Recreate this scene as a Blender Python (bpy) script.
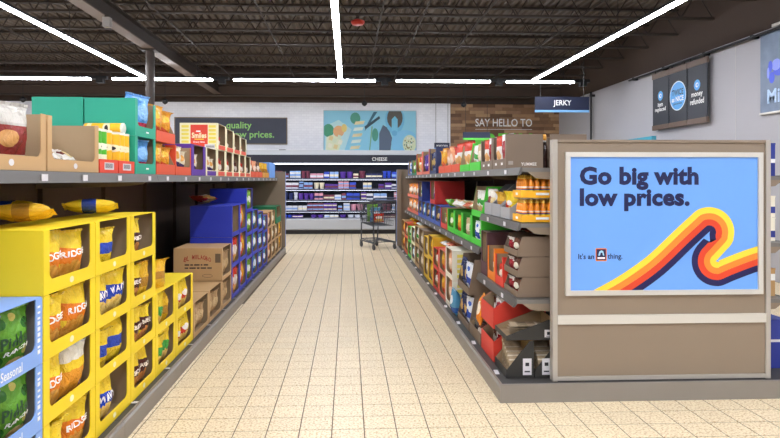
import bpy, bmesh, math, random
from mathutils import Vector, Matrix, noise

# ------------------------------------------------------------------ scene, camera, world, exposure
S = bpy.context.scene
COL = S.collection
for _o in list(bpy.data.objects):
    bpy.data.objects.remove(_o)
random.seed(7)
R = math.radians
cam_data = bpy.data.cameras.new('camera')
cam = bpy.data.objects.new('camera', cam_data)
COL.objects.link(cam)
cam.location = (0, 0, 1.57)
cam.rotation_euler = (R(90), 0, R(-2.53))
cam_data.sensor_width = 36.0
cam_data.lens = 27.46
cam_data.shift_x = 0.0201
cam_data.shift_y = -0.050
cam_data.clip_end = 100
S.camera = cam
w = bpy.data.worlds.new('world')
S.world = w
w.use_nodes = True
w.node_tree.nodes['Background'].inputs[0].default_value = (0.9, 0.95, 1, 1)
w.node_tree.nodes['Background'].inputs[1].default_value = 0.2
S.view_settings.view_transform = 'Standard'
S.view_settings.look = 'None'
S.view_settings.gamma = 1.0
S.view_settings.use_curve_mapping = False
S.view_settings.exposure = 0.0
STRIP_POWER = 64.0      # radiance of the ceiling strip lights
COOLER_POWER = 4.5

# ------------------------------------------------------------------ materials
def lin(h):
    h = h.lstrip('#')
    o = []
    for i in (0, 2, 4):
        c = int(h[i:i+2], 16) / 255
        o.append(c/12.92 if c <= .04045 else ((c+.055)/1.055)**2.4)
    return (*o, 1)

_M = {}
def M(name, hexc='#808080', rough=.6, metal=0.0, var=.0, scale=8.0, bump=0.0, coat=0.0, emit=0.0, alpha=1.0, trans=0.0):
    if name in _M:
        return _M[name]
    m = bpy.data.materials.new(name)
    m.use_nodes = True
    nt = m.node_tree
    b = nt.nodes['Principled BSDF']
    c = lin(hexc)
    b.inputs['Base Color'].default_value = c
    b.inputs['Roughness'].default_value = rough
    b.inputs['Metallic'].default_value = metal
    if coat:
        b.inputs['Coat Weight'].default_value = coat
        b.inputs['Coat Roughness'].default_value = .15
    if emit:
        b.inputs['Emission Color'].default_value = c
        b.inputs['Emission Strength'].default_value = emit
    if alpha < 1:
        b.inputs['Alpha'].default_value = alpha
    if trans:
        b.inputs['Transmission Weight'].default_value = trans
    if var or bump:
        tc = nt.nodes.new('ShaderNodeTexCoord')
        n = nt.nodes.new('ShaderNodeTexNoise')
        n.inputs['Scale'].default_value = scale
        n.inputs['Detail'].default_value = 4
        nt.links.new(tc.outputs['Object'], n.inputs['Vector'])
        if var:
            mx = nt.nodes.new('ShaderNodeMix'); mx.data_type = 'RGBA'
            mx.inputs['A'].default_value = tuple(max(0, x*(1-var)) for x in c[:3]) + (1,)
            mx.inputs['B'].default_value = tuple(min(1, x*(1+var)) for x in c[:3]) + (1,)
            nt.links.new(n.outputs['Fac'], mx.inputs['Factor'])
            nt.links.new(mx.outputs['Result'], b.inputs['Base Color'])
        if bump:
            bp = nt.nodes.new('ShaderNodeBump')
            bp.inputs['Strength'].default_value = bump
            bp.inputs['Distance'].default_value = .01
            nt.links.new(n.outputs['Fac'], bp.inputs['Height'])
            nt.links.new(bp.outputs['Normal'], b.inputs['Normal'])
    _M[name] = m
    return m

def print_mat(name, base, shapes, rough=.3, bump=.35, metal=0.0):
    """printed foil / paper: flat print shapes in the object's own 0..1 box.
    ('band', z0, z1, hex, slant) or ('disc', cx, cz, rx, rz, hex) or ('chips', cx, cz, rx, rz, hexA, hexB)"""
    if name in _M:
        return _M[name]
    m = bpy.data.materials.new(name); m.use_nodes = True
    nt = m.node_tree; L = nt.links
    b = nt.nodes['Principled BSDF']
    b.inputs['Roughness'].default_value = rough
    b.inputs['Metallic'].default_value = metal
    tc = nt.nodes.new('ShaderNodeTexCoord')
    sep = nt.nodes.new('ShaderNodeSeparateXYZ')
    L.new(tc.outputs['Generated'], sep.inputs[0])
    def math_(op, a, bb, c=None):
        n = nt.nodes.new('ShaderNodeMath'); n.operation = op
        for i, q in enumerate((a, bb, c)):
            if q is None: continue
            if isinstance(q, (int, float)): n.inputs[i].default_value = q
            else: L.new(q, n.inputs[i])
        return n.outputs[0]
    rgb = nt.nodes.new('ShaderNodeRGB'); rgb.outputs[0].default_value = lin(base)
    col = rgb.outputs[0]
    nz = nt.nodes.new('ShaderNodeTexNoise'); nz.inputs['Scale'].default_value = 9
    L.new(tc.outputs['Generated'], nz.inputs['Vector'])
    for s in shapes:
        if s[0] == 'band':
            z = math_('MULTIPLY_ADD', sep.outputs[0], s[4] if len(s) > 4 else 0.0, sep.outputs[2])
            mask = math_('COMPARE', z, (s[1]+s[2])/2, (s[2]-s[1])/2)
            hexc = s[3]; c2 = None
        else:
            dx = math_('MULTIPLY', math_('SUBTRACT', sep.outputs[0], s[1]), 1/s[3])
            dz = math_('MULTIPLY', math_('SUBTRACT', sep.outputs[2], s[2]), 1/s[4])
            d = math_('ADD', math_('MULTIPLY', dx, dx), math_('MULTIPLY', dz, dz))
            if s[0] == 'chips':
                d = math_('ADD', d, math_('MULTIPLY', math_('SUBTRACT', nz.outputs['Fac'], .5), 1.6))
            mask = math_('LESS_THAN', d, 1.0)
            hexc = s[5]; c2 = s[6] if len(s) > 6 else None
        mx = nt.nodes.new('ShaderNodeMix'); mx.data_type = 'RGBA'
        L.new(mask, mx.inputs['Factor']); L.new(col, mx.inputs['A'])
        if c2:
            vo = nt.nodes.new('ShaderNodeTexVoronoi'); vo.inputs['Scale'].default_value = 7
            L.new(tc.outputs['Generated'], vo.inputs['Vector'])
            m2 = nt.nodes.new('ShaderNodeMix'); m2.data_type = 'RGBA'
            m2.inputs['A'].default_value = lin(hexc); m2.inputs['B'].default_value = lin(c2)
            L.new(vo.outputs['Distance'], m2.inputs['Factor'])
            L.new(m2.outputs['Result'], mx.inputs['B'])
        else:
            mx.inputs['B'].default_value = lin(hexc)
        col = mx.outputs['Result']
    L.new(col, b.inputs['Base Color'])
    if bump:
        n2 = nt.nodes.new('ShaderNodeTexNoise'); n2.inputs['Scale'].default_value = 6; n2.inputs['Detail'].default_value = 5
        n2.inputs['Distortion'].default_value = 1.2
        L.new(tc.outputs['Generated'], n2.inputs['Vector'])
        bp = nt.nodes.new('ShaderNodeBump'); bp.inputs['Strength'].default_value = bump; bp.inputs['Distance'].default_value = .03
        L.new(n2.outputs['Fac'], bp.inputs['Height']); L.new(bp.outputs['Normal'], b.inputs['Normal'])
    _M[name] = m
    return m

# ------------------------------------------------------------------ mesh building
class MB:
    def __init__(s):
        s.v = []; s.f = []; s.m = []
    def add(s, vs, fs, m=0, X=None):
        o = len(s.v)
        s.v += [tuple(X @ Vector(p)) for p in vs] if X else [tuple(p) for p in vs]
        for i, f in enumerate(fs):
            s.f.append([o+k for k in f]); s.m.append(m if isinstance(m, int) else m[i])
        return s
    def box(s, x0, x1, y0, y1, z0, z1, m=0, X=None):
        vs = [(x0,y0,z0),(x1,y0,z0),(x1,y1,z0),(x0,y1,z0),(x0,y0,z1),(x1,y0,z1),(x1,y1,z1),(x0,y1,z1)]
        # faces: bottom, top, front(-y), right(+x), back(+y), left(-x)
        return s.add(vs, [(3,2,1,0),(4,5,6,7),(0,1,5,4),(1,2,6,5),(2,3,7,6),(3,0,4,7)], m, X)
    def prism(s, poly, axis, a0, a1, m=0, mend=None, X=None):
        """poly 2D (ccw) extruded along axis 'x' (poly=(y,z)) 'y' (poly=(x,z)) 'z' (poly=(x,y))"""
        def P(p, a):
            return (a, p[0], p[1]) if axis == 'x' else (p[0], a, p[1]) if axis == 'y' else (p[0], p[1], a)
        n = len(poly)
        vs = [P(p, a0) for p in poly] + [P(p, a1) for p in poly]
        fl = axis == 'y'
        fs = []; ms = []
        c0 = list(range(n)); c1 = list(range(n, 2*n))
        fs.append(c0 if fl else c0[::-1]); fs.append(c1[::-1] if fl else c1)
        ms += [m if mend is None else mend[0], m if mend is None else mend[1]]
        for i in range(n):
            j = (i+1) % n
            q = (i, j, n+j, n+i)
            fs.append(q[::-1] if fl else q); ms.append(m)
        return s.add(vs, fs, ms, X)
    def tube(s, pts, r, n=8, m=0, X=None, closed=False):
        pts = [Vector(p) for p in pts]
        vs = []; fs = []
        N = len(pts)
        up = None
        for i, p in enumerate(pts):
            if closed:
                t = pts[(i+1) % N] - pts[i-1]
            else:
                t = pts[min(i+1, N-1)] - pts[max(i-1, 0)]
            t.normalize()
            if up is None:
                up = Vector((0,0,1)) if abs(t.z) < .9 else Vector((1,0,0))
            a = t.cross(up); a.normalize(); b = a.cross(t); up = b
            rr = r if not isinstance(r, (list, tuple)) else r[i]
            for k in range(n):
                th = 2*math.pi*k/n
                vs.append(p + (a*math.cos(th) + b*math.sin(th))*rr)
        for i in range(N if closed else N-1):
            for k in range(n):
                i2 = (i+1) % N
                fs.append((i*n+k, i*n+(k+1) % n, i2*n+(k+1) % n, i2*n+k))
        if not closed:
            fs.append(tuple(range(n))[::-1]); fs.append(tuple((N-1)*n+k for k in range(n)))
        return s.add(vs, fs, m, X)
    def lathe(s, prof, n=16, m=0, X=None):
        vs = []; fs = []; ms = []
        for (r, z) in prof:
            for k in range(n):
                th = 2*math.pi*k/n
                vs.append((r*math.cos(th), r*math.sin(th), z))
        for i in range(len(prof)-1):
            for k in range(n):
                fs.append((i*n+k, i*n+(k+1) % n, (i+1)*n+(k+1) % n, (i+1)*n+k))
        fs.append(tuple(range(n))[::-1]); fs.append(tuple((len(prof)-1)*n+k for k in range(n)))
        return s.add(vs, fs, m, X)
    def mesh(s, name, mats, smooth=False, fix=True):
        me = bpy.data.meshes.new(name)
        me.from_pydata(s.v, [], s.f)
        if not isinstance(mats, (list, tuple)): mats = [mats]
        for m in mats: me.materials.append(m)
        if len(mats) > 1:
            me.polygons.foreach_set('material_index', s.m)
        if smooth:
            me.polygons.foreach_set('use_smooth', [True]*len(me.polygons))
        me.update()
        if fix:
            b = bmesh.new(); b.from_mesh(me)
            bmesh.ops.recalc_face_normals(b, faces=b.faces)
            b.to_mesh(me); b.free()
        return me
    def build(s, name, mats, parent=None, smooth=False, loc=None, rot=None, fix=True):
        return link(name, s.mesh(name, mats, smooth, fix), parent, loc, rot)

def link(name, me, parent=None, loc=None, rot=None, scale=None):
    o = bpy.data.objects.new(name, me)
    COL.objects.link(o)
    if parent: o.parent = parent
    if loc: o.location = loc
    if rot: o.rotation_euler = rot
    if scale: o.scale = scale
    return o
def tag(o, label, cat, group=None):
    for a_, b_ in ((' of the ', ' of '), (' in the ', ' in '), (' on the ', ' on '), (' past the ', ' past '), (' beside the ', ' by '), (' by the ', ' by '), (' with ', ' with ')):
        if len(label.split()) > 15: label = label.replace(a_, b_)
    if len(label.split()) > 15: print('LONG', len(label.split()), label)
    o['label'] = label; o['category'] = cat
    if group: o['group'] = group
    return o
def thing(name, label, cat, loc=(0,0,0), rz=0.0, group=None):
    o = bpy.data.objects.new(name, None)
    o.empty_display_size = .05
    COL.objects.link(o)
    o.location = loc; o.rotation_euler = (0, 0, rz)
    return tag(o, label, cat, group)
def struct(o):
    o['kind'] = 'structure'
    return o
def copy_tree(o, parent=None):
    c = o.copy(); COL.objects.link(c); c.parent = parent
    for ch in list(o.children):
        copy_tree(ch, c)
    return c

# ------------------------------------------------------------------ lettering
_T = {}
def text2d(s, bold=0.0):
    k = (s, bold)
    if k not in _T:
        cu = bpy.data.curves.new('lettering', 'FONT')
        cu.body = s; cu.offset = bold; cu.resolution_u = 3
        cu.space_character = 1.0 + bold
        ob = bpy.data.objects.new('lettering', cu)
        COL.objects.link(ob)
        dg = bpy.context.evaluated_depsgraph_get()
        me = bpy.data.meshes.new_from_object(ob.evaluated_get(dg))
        vs = [(v.co.x, v.co.y) for v in me.vertices]
        fs = [tuple(p.vertices) for p in me.polygons]
        bpy.data.objects.remove(ob); bpy.data.meshes.remove(me); bpy.data.curves.remove(cu)
        x0 = min(v[0] for v in vs); x1 = max(v[0] for v in vs)
        y0 = min(v[1] for v in vs); y1 = max(v[1] for v in vs)
        _T[k] = (vs, fs, x0, x1, y0, y1)
    return _T[k]
def lettering(s, mat, parent, loc, rot, w, h=None, bold=.02, align='C', name='lettering'):
    vs, fs, x0, x1, y0, y1 = text2d(s, bold)
    sx = w/(x1-x0)
    sy = sx if h is None else h/(y1-y0)
    ox = {'C': (x0+x1)/2, 'L': x0, 'R': x1}[align]
    mb = MB(); mb.add([((x-ox)*sx, (y-(y0+y1)/2)*sy, 0) for x, y in vs], fs)
    return mb.build(name, mat, parent, loc=loc, rot=rot, fix=False)
for _s, _b in (('Go big with', .045), ('low prices.', .045)):
    text2d(_s, _b)

# ------------------------------------------------------------------ common materials
m_brown = M('brown_paint', '#4a3b32', .8, var=.08, scale=3)
m_deck = M('deck_paint', '#5f5348', .75, var=.1, scale=4)
m_joist = M('joist_paint', '#3a302a', .7)
m_white = M('white_wall', '#b3b1b6', .75, var=.02, scale=2)
m_black = M('black_metal', '#17171a', .45)
m_grey = M('grey_steel', '#8f8983', .42, .35, var=.05, scale=6)
m_dgrey = M('dark_deck', '#3c3a38', .6)
m_shelf = M('shelf_steel', '#7b7772', .45, .3)
m_taupe = M('taupe_panel', '#8d7c69', .6, var=.03, scale=5)
m_silver = M('brushed_silver', '#d9d5cc', .35, .3)
m_back = M('shelf_back_brown', '#5c4a3e', .75, var=.08, scale=4)
m_tag = M('price_tag_white', '#d6d3d6', .5)
m_ink = M('black_ink', '#22222a', .6)
m_inkw = M('white_ink', '#f4f4f2', .6)
m_navy = M('sign_navy', '#1d2440', .5)
m_lamp = M('lamp_diffuser', '#f5f8ff', .5, emit=STRIP_POWER)

# ------------------------------------------------------------------ floor of square tiles
TS = .2026
X0T, Y0T = -.101, 3.754
fl = struct(MB().box(-12, 6.7, -6, 18.5, -.1, -.0025).build('floor', M('grout', '#5f4e3b', .8, var=.1, scale=3)))
mt = bpy.data.materials.new('floor_tile'); mt.use_nodes = True
nt = mt.node_tree; b = nt.nodes['Principled BSDF']
ge = nt.nodes.new('ShaderNodeNewGeometry')
n1 = nt.nodes.new('ShaderNodeTexNoise'); n1.inputs['Scale'].default_value = 70; n1.inputs['Detail'].default_value = 3
n2 = nt.nodes.new('ShaderNodeTexNoise'); n2.inputs['Scale'].default_value = 1.3
nt.links.new(ge.outputs['Position'], n1.inputs['Vector']); nt.links.new(ge.outputs['Position'], n2.inputs['Vector'])
cr = nt.nodes.new('ShaderNodeValToRGB')
cr.color_ramp.elements[0].position = .38; cr.color_ramp.elements[0].color = lin('#c4a678')
cr.color_ramp.elements[1].position = .52; cr.color_ramp.elements[1].color = lin('#eddcbb')
nt.links.new(n1.outputs['Fac'], cr.inputs[0])
sn = nt.nodes.new('ShaderNodeVectorMath'); sn.operation = 'SNAP'; sn.inputs[1].default_value = (TS, TS, 10)
sb = nt.nodes.new('ShaderNodeVectorMath'); sb.operation = 'SUBTRACT'; sb.inputs[1].default_value = (X0T, Y0T, 0)
nt.links.new(ge.outputs['Position'], sb.inputs[0]); nt.links.new(sb.outputs[0], sn.inputs[0])
wn = nt.nodes.new('ShaderNodeTexWhiteNoise'); nt.links.new(sn.outputs[0], wn.inputs[0])
mr = nt.nodes.new('ShaderNodeMapRange'); mr.inputs['To Min'].default_value = .97; mr.inputs['To Max'].default_value = 1.03
nt.links.new(wn.outputs['Value'], mr.inputs['Value'])
mu = nt.nodes.new('ShaderNodeVectorMath'); mu.operation = 'SCALE'
nt.links.new(cr.outputs[0], mu.inputs[0]); nt.links.new(mr.outputs[0], mu.inputs['Scale'])
nt.links.new(mu.outputs[0], b.inputs['Base Color'])
b.inputs['Roughness'].default_value = .42
bp = nt.nodes.new('ShaderNodeBump'); bp.inputs['Strength'].default_value = .15; bp.inputs['Distance'].default_value = .004
nt.links.new(n1.outputs['Fac'], bp.inputs['Height']); nt.links.new(bp.outputs['Normal'], b.inputs['Normal'])

def tile_geo(mb, cx, cy):
    h = TS/2 - .0030; g = .003
    vs = [(cx+sx*h, cy+sy*h, -.004) for sx, sy in ((-1,-1),(1,-1),(1,1),(-1,1))] + \
         [(cx+sx*h, cy+sy*h, -.0015) for sx, sy in ((-1,-1),(1,-1),(1,1),(-1,1))] + \
         [(cx+sx*(h-g), cy+sy*(h-g), 0) for sx, sy in ((-1,-1),(1,-1),(1,1),(-1,1))]
    fs = [(8,9,10,11)]
    for a in (0, 4):
        for i in range(4):
            j = (i+1) % 4
            fs.append((a+i, a+j, a+4+j, a+4+i))
    mb.add(vs, fs)
tm = MB(); tile_geo(tm, 0, 0); tile_me = tm.mesh('tile', mt, fix=False)
cells = []
for j in range(-12, 72):
    for i in range(-46, 33):
        cx = X0T + (i+.5)*TS; cy = Y0T + (j+.5)*TS
        cells.append((cx, cy))
vis = [c for c in cells if (-1.42 < c[0] < 1.15 and 3.3 < c[1] < 12) or (1.15 <= c[0] < 3.0 and 3.4 < c[1] < 4.15)]
vis.sort(key=lambda c: c[1])
near = set(vis[:300])
for c in vis[:300]:
    link('tile', tile_me, fl, loc=(c[0], c[1], 0))
rest = MB()
for c in cells:
    if c not in near and c[1] < 18.2 and c[0] < 6.5 and not (-1.35 > c[0] > -2.4 and c[1] < 12.8):
        tile_geo(rest, *c)
o = rest.build('tile', mt, fl, fix=False); o['kind'] = 'stuff'

# ------------------------------------------------------------------ walls
ZT = 3.94          # where white paint stops
ZC = 5.0           # roof deck
def tile_wall_mat():
    m = bpy.data.materials.new('white_tile'); m.use_nodes = True
    nt = m.node_tree; b = nt.nodes['Principled BSDF']
    g = nt.nodes.new('ShaderNodeNewGeometry')
    mp = nt.nodes.new('ShaderNodeMapping'); mp.inputs['Rotation'].default_value = (R(90), 0, 0)
    br = nt.nodes.new('ShaderNodeTexBrick'); br.inputs['Scale'].default_value = 1
    br.inputs['Brick Width'].default_value = .15; br.inputs['Row Height'].default_value = .075; br.inputs['Mortar Size'].default_value = .003
    br.inputs['Color1'].default_value = lin('#f3f4fa'); br.inputs['Color2'].default_value = lin('#ecedf4'); br.inputs['Mortar'].default_value = lin('#dfe1e8')
    nt.links.new(g.outputs['Position'], mp.inputs[0]); nt.links.new(mp.outputs[0], br.inputs['Vector'])
    nt.links.new(br.outputs['Color'], b.inputs['Base Color'])
    b.inputs['Roughness'].default_value = .25
    bp = nt.nodes.new('ShaderNodeBump'); bp.inputs['Strength'].default_value = .3; bp.inputs['Distance'].default_value = .004
    n = nt.nodes.new('ShaderNodeTexNoise'); n.inputs['Scale'].default_value = 9
    nt.links.new(g.outputs['Position'], n.inputs['Vector'])
    nt.links.new(n.outputs['Fac'], bp.inputs['Height'])
    nt.links.new(bp.outputs['Normal'], b.inputs['Normal'])
    return m
YB = 18.35
wb = struct(MB().box(-12, 6.7, YB, YB+.2, 0, ZC+.2).build('wall_back', m_brown))
struct(MB().box(-12, 6.6, YB-.03, YB+.001, 0, ZT).build('trim_1', tile_wall_mat()))
struct(MB().box(-12, 6.6, YB-.05, YB+.001, ZT, ZT+.04).build('trim_2', M('trim_dark', '#3a2f29', .6)))
wr = struct(MB().box(6.62, 6.8, -6, YB+.2, 0, ZC+.2).build('wall_right', m_brown))
struct(MB().box(6.6, 6.621, -6, YB-.03, 0, ZT).build('trim_3', m_white))
for yy in (9.86, 15.9):
    struct(MB().box(6.598, 6.601, yy, yy+.008, 0, ZT).build('trim_4', M('joint_grey', '#c9c6c2', .8)))
struct(MB().box(-12.2, -12, -6, YB+.2, 0, ZC+.2).build('wall_left', m_white))
struct(MB().box(-12.2, 6.8, -6.2, -6, 0, ZC+.2).build('wall_front', m_white))

# ------------------------------------------------------------------ roof deck, joists, beam, column
prof = []
x = -12.0
while x < 6.6:
    prof += [(x, 0), (x+.06, 0), (x+.085, .045), (x+.13, .045)]
    x += .155
mb = MB()
vs = []; fs = []
for i, (px, pz) in enumerate(prof):
    vs += [(px, -6, ZC+pz), (px, YB, ZC+pz)]
    if i:
        fs.append((2*i-2, 2*i-1, 2*i+1, 2*i))
mb.add(vs, fs)
ceil = struct(mb.build('ceiling', m_deck, fix=False))
struct(MB().box(-12.2, 6.8, -6.2, YB+.2, ZC+.07, ZC+.17).build('ceiling', M('roof_board', '#3f352e', .9)))
def joist_meshes():
    zb, zt = 4.47, 4.985
    top = MB().box(-12, 6.6, -.045, -.006, zt-.035, zt).box(-12, 6.6, .006, .045, zt-.035, zt).mesh('top_chord', m_joist)
    bot = MB().box(-12, 6.6, -.045, -.006, zb, zb+.035).box(-12, 6.6, .006, .045, zb, zb+.035).mesh('bottom_chord', m_joist)
    web = MB()
    x = -12.0; up = True
    while x < 6.4:
        a = (x, 0, zb+.02 if up else zt-.02); c = (x+.3, 0, zt-.02 if up else zb+.02)
        web.tube([a, c], .011, 5)
        x += .3; up = not up
    return top, bot, web.mesh('web', m_joist)
jt, jb, jw = joist_meshes()
for k in range(10):
    y = 6.98 + k*1.17
    j = link('bar_joist', None, ceil, loc=(0, y, 0))
    link('top_chord', jt, j); link('bottom_chord', jb, j); link('web', jw, j)
# conduits under the joists
for cx in (-3.25, -1.5, .58, 1.32, 2.38, 4.1, -6.5):
    MB().tube([(cx, 2, 4.45), (cx, YB-.05, 4.45)], .014, 6).build('conduit', m_joist, ceil)
MB().tube([(-11, 17.6, 4.05), (6.4, 17.6, 4.05)], .03, 8).build('sprinkler_pipe', m_joist, ceil)
# bulkhead beam on the back wall
struct(MB().box(-12, 6.6, YB-.35, YB-.06, 4.42, 4.62).build('trim_5', m_brown))
# steel girder and its column
gx = -3.95
g = thing('roof_girder', 'long brown steel girder running under the roof joists above the column', 'beam', (gx, 8, 4.17))
MB().box(-.11, .11, -6, 10.3, 0, .02).build('bottom_flange', M('girder_edge', '#6a584c', .6), g)
MB().box(-.11, .11, -6, 10.3, .28, .295).build('top_flange', m_joist, g)
MB().box(-.012, .012, -6, 10.3, .02, .28).build('web_plate', m_joist, g)
c = thing('steel_column', 'slim round brown steel column rising to the girder', 'column', (gx, 12.07, 0))
MB().lathe([(.085, .012), (.085, 4.14)], 16).build('shaft', M('column_paint', '#493e38', .5), c, smooth=False)
MB().box(-.15, .15, -.15, .15, 4.14, 4.17).build('cap_plate', m_joist, c)
MB().box(-.16, .16, -.16, .16, 0, .012).build('base_plate', m_joist, c)
s = thing('roof_sensor', 'small grey box sensor fixed to the brown girder', 'sensor', (gx+.14, 9.6, 4.16))
MB().box(-.055, .055, -.055, .055, -.17, -.02).build('housing', M('sensor_grey', '#a8a4a0', .5), s)
MB().box(-.03, .03, -.03, .03, -.02, .02).build('bracket', m_joist, s)
s = thing('fire_alarm', 'red round fire alarm bell hung from the roof joist', 'alarm', (.17, 10.49, 4.31))
MB().lathe([(.10, 0), (.12, .03), (.12, .06), (.05, .09)], 20).build('bell', M('alarm_red', '#c2301f', .4), s, smooth=True)
MB().lathe([(.03, .09), (.03, .16)], 10).build('mount', m_joist, s)

# ------------------------------------------------------------------ strip lights
ZL = 3.87
def strip_light(cx, cy, length, along, label, group, dz=.0):
    t = thing('strip_light', label, 'light', (cx, cy, ZL), 0 if along == 'x' else R(90), group)
    h = length/2
    MB().box(-h, h, -.05, .05, .055, .10).build('housing', m_black, t)
    MB().prism([(-.046, .055), (-.046, .015+dz), (-.03, dz), (.03, dz), (.046, .015+dz), (.046, .055)], 'x', -h+.004, h-.004).build('diffuser', m_lamp, t)
    for sx in (-h*.7, h*.7):
        MB().tube([(sx, 0, .1), (sx, 0, .605)], .005, 5).build('hanger', m_black, t)
    return t
for cx, what in ((-9.1, 'outermost aisle'), (-4.65, 'aisle behind the tall chip shelving'), (-.18, 'centre aisle'), (4.36, 'aisle under the hanging jerky sign')):
    y = -4.6
    while y < 13.8:
        L = min(2.4, 13.8 - y)
        strip_light(cx, y+L/2, L-.002, 'y', 'white strip light in the continuous row above the ' + what, 'strip lights above the ' + what, .034)
        y += 2.4
for x0, x1 in ((-11.2, -8.7), (-8.2, -5.93), (-5.43, -3.15), (-2.66, .64), (1.13, 3.37), (3.77, 5.39)):
    strip_light((x0+x1)/2, 14.0, x1-x0, 'x', 'white strip light in the cross row near the cheese cooler', 'strip lights of the cross row', .014)
for cy in (1.3, -3.6):      # added unseen cross rows that brighten surfaces facing the camera
    for x0, x1 in ((-8.95, -6.95), (-6.8, -4.8), (-4.5, -2.5), (-2.35, -.35), (.0, 2.1), (2.2, 4.2), (4.55, 6.4)):
        strip_light((x0+x1)/2, cy, x1-x0, 'x', 'added white fill light in the unseen cross row over the shop front end', 'added fill lights of the front cross rows', .034)
for x0 in (-8.7, -5.93, -3.15, .64, 3.37, 5.39):
    t = thing('light_connector', 'black junction bar joining two strip lights of the cross row', 'light connector', (x0, 14.0, ZL), 0, 'junction bars of the cross row')
    MB().box(.003, .38, -.05, .05, .03, .10).build('bar', m_black, t)
    MB().box(.14, .30, -.07, .07, -.06, .029).build('junction_box', m_black, t)
    MB().tube([(.2, 0, .1), (.2, 0, .605)], .005, 5).build('hanger', m_black, t)
# small dark pendants hanging in front of the white wall
for (px, py, pz) in ((-4.95, 16.34, 3.72), (.45, 16.34, 3.7), (3.2, 16.34, 3.68), (-8.7, 16.34, 3.75)):
    t = thing('pendant_sensor', 'small dark pendant sensor hanging before the back wall', 'sensor', (px, py, pz), 0, 'pendant sensors before the back wall')
    MB().lathe([(.02, -.1), (.07, -.06), (.08, 0), (.03, .05)], 12).build('head', m_black, t, smooth=True)
    MB().tube([(0, 0, .05), (0, 0, 4.475-pz)], .008, 5).build('cord', m_black, t)
FACE_S = (R(90), 0, 0)           # print facing -y (towards the camera end)
# ------------------------------------------------------------------ back wall: picture, board, wood planks
m_aqua = M('poster_aqua', '#8fd3ea', .5)
p = thing('wall_picture', 'wide aqua food picture on the white back wall above the cheese cooler', 'picture', (.675, YB-.03, 2.43))
MB().box(-1.415, 1.415, -.06, -.002, 0, 1.26).build('panel', m_aqua, p)
def blob(pts, name, hexc, dep):
    MB().prism([(min(.998, max(.002, x))*2.83-1.415, min(.996, max(.004, z))*1.26) for x, z in pts], 'y', -.0605-dep, -.0600-dep).build('printed_shape', M('print_'+name, hexc, .5), p)
def ell(cx, cz, rx, rz, n=18, rot=0):
    return [(cx+rx*math.cos(t)*math.cos(rot)-rz*math.sin(t)*math.sin(rot)*.45, cz+rx*math.cos(t)*math.sin(rot)*2.2+rz*math.sin(t)*math.cos(rot)) for t in [2*math.pi*i/n for i in range(n)]]
blob([(.01,.02),(.22,.02),(.30,.55),(.16,.78),(.01,.62)], 'cloth', '#bfe6ea', .001)
blob(ell(.05,.52,.06,.16), 'herb', '#3f9c74', .002)
blob(ell(.16,.5,.06,.14), 'apricot', '#e9b07a', .003)
blob(ell(.22,.58,.03,.10), 'butter', '#e6cf7a', .0035)
blob([(.02,.05),(.16,.03),(.20,.3),(.10,.42),(.03,.36)], 'cubes', '#e8ecc8', .004)
for i, (x, z) in enumerate(((.04,.12),(.10,.09),(.09,.24),(.15,.2),(.05,.3),(.14,.32))):
    blob([(x,z),(x+.04,z-.03),(x+.055,z+.07),(x+.015,z+.1)], 'cube%d' % (i % 3), ('#f2f0d8','#e9d79a','#dfe8c9')[i % 3], .005)
blob(ell(.34,.82,.055,.14), 'leaf', '#4d9d86', .003)
for k in range(5):
    z = .06 + k*.15; x = .28 + k*.012
    blob([(x,z),(x+.10,z+.02),(x+.115,z+.10),(x+.015,z+.08)], 'cracker%d' % (k % 2), ('#f0e3b4','#e4f0e4')[k % 2], .006)
blob([(.44,.50),(.47,.60),(.58,.98),(.54,.98),(.455,.62)], 'knife', '#3d6f86', .004)
blob([(.45,.55),(.61,.82),(.60,.88),(.44,.62)], 'fork', '#33505e', .005)
blob([(.49,.02),(.50,.02),(.53,.62),(.515,.62)], 'stem', '#7fb38c', .003)
blob(ell(.555,.42,.034,.16), 'sage', '#4fa08a', .006)
blob([(.60,.02),(.72,.02),(.74,.34),(.70,.58),(.64,.66),(.60,.45)], 'slate', '#5a6a80', .004)
blob(ell(.77,.80,.105,.36), 'arch', '#74c3e6', .006)
blob(ell(.77,.83,.085,.26), 'bowl_dark', '#59564f', .007)
blob([(.735,.5),(.80,.5),(.80,.8),(.77,.88),(.735,.8)], 'handle_blue', '#7fd0ee', .008)
blob(ell(.765,.46,.03,.07), 'handle_end', '#6db9e2', .009)
blob(ell(.88,.22,.15,.32), 'dish', '#86cdf0', .0075)
blob(ell(.93,.2,.075,.22), 'seeds', '#dfe6c0', .009)
for k in range(26):
    a = random.uniform(0, 6.28); q = math.sqrt(random.random())
    cx, cz = .93+.06*q*math.cos(a), .2+.18*q*math.sin(a)
    blob(ell(cx, cz, .007, .02, 6), 'seed%d' % (k % 3), ('#8d7b4a','#f2f2e6','#5f8f7a')[k % 3], .0105)
MB().box(-1.43, 1.43, -.055, -.0015, -.02, 0).box(-1.43, 1.43, -.055, -.0015, 1.26, 1.28).box(-1.43, -1.415, -.055, -.0015, 0, 1.26).box(1.415, 1.43, -.055, -.0015, 0, 1.26).build('picture_frame', M('pale_frame', '#b8c4cc', .4), p)

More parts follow.
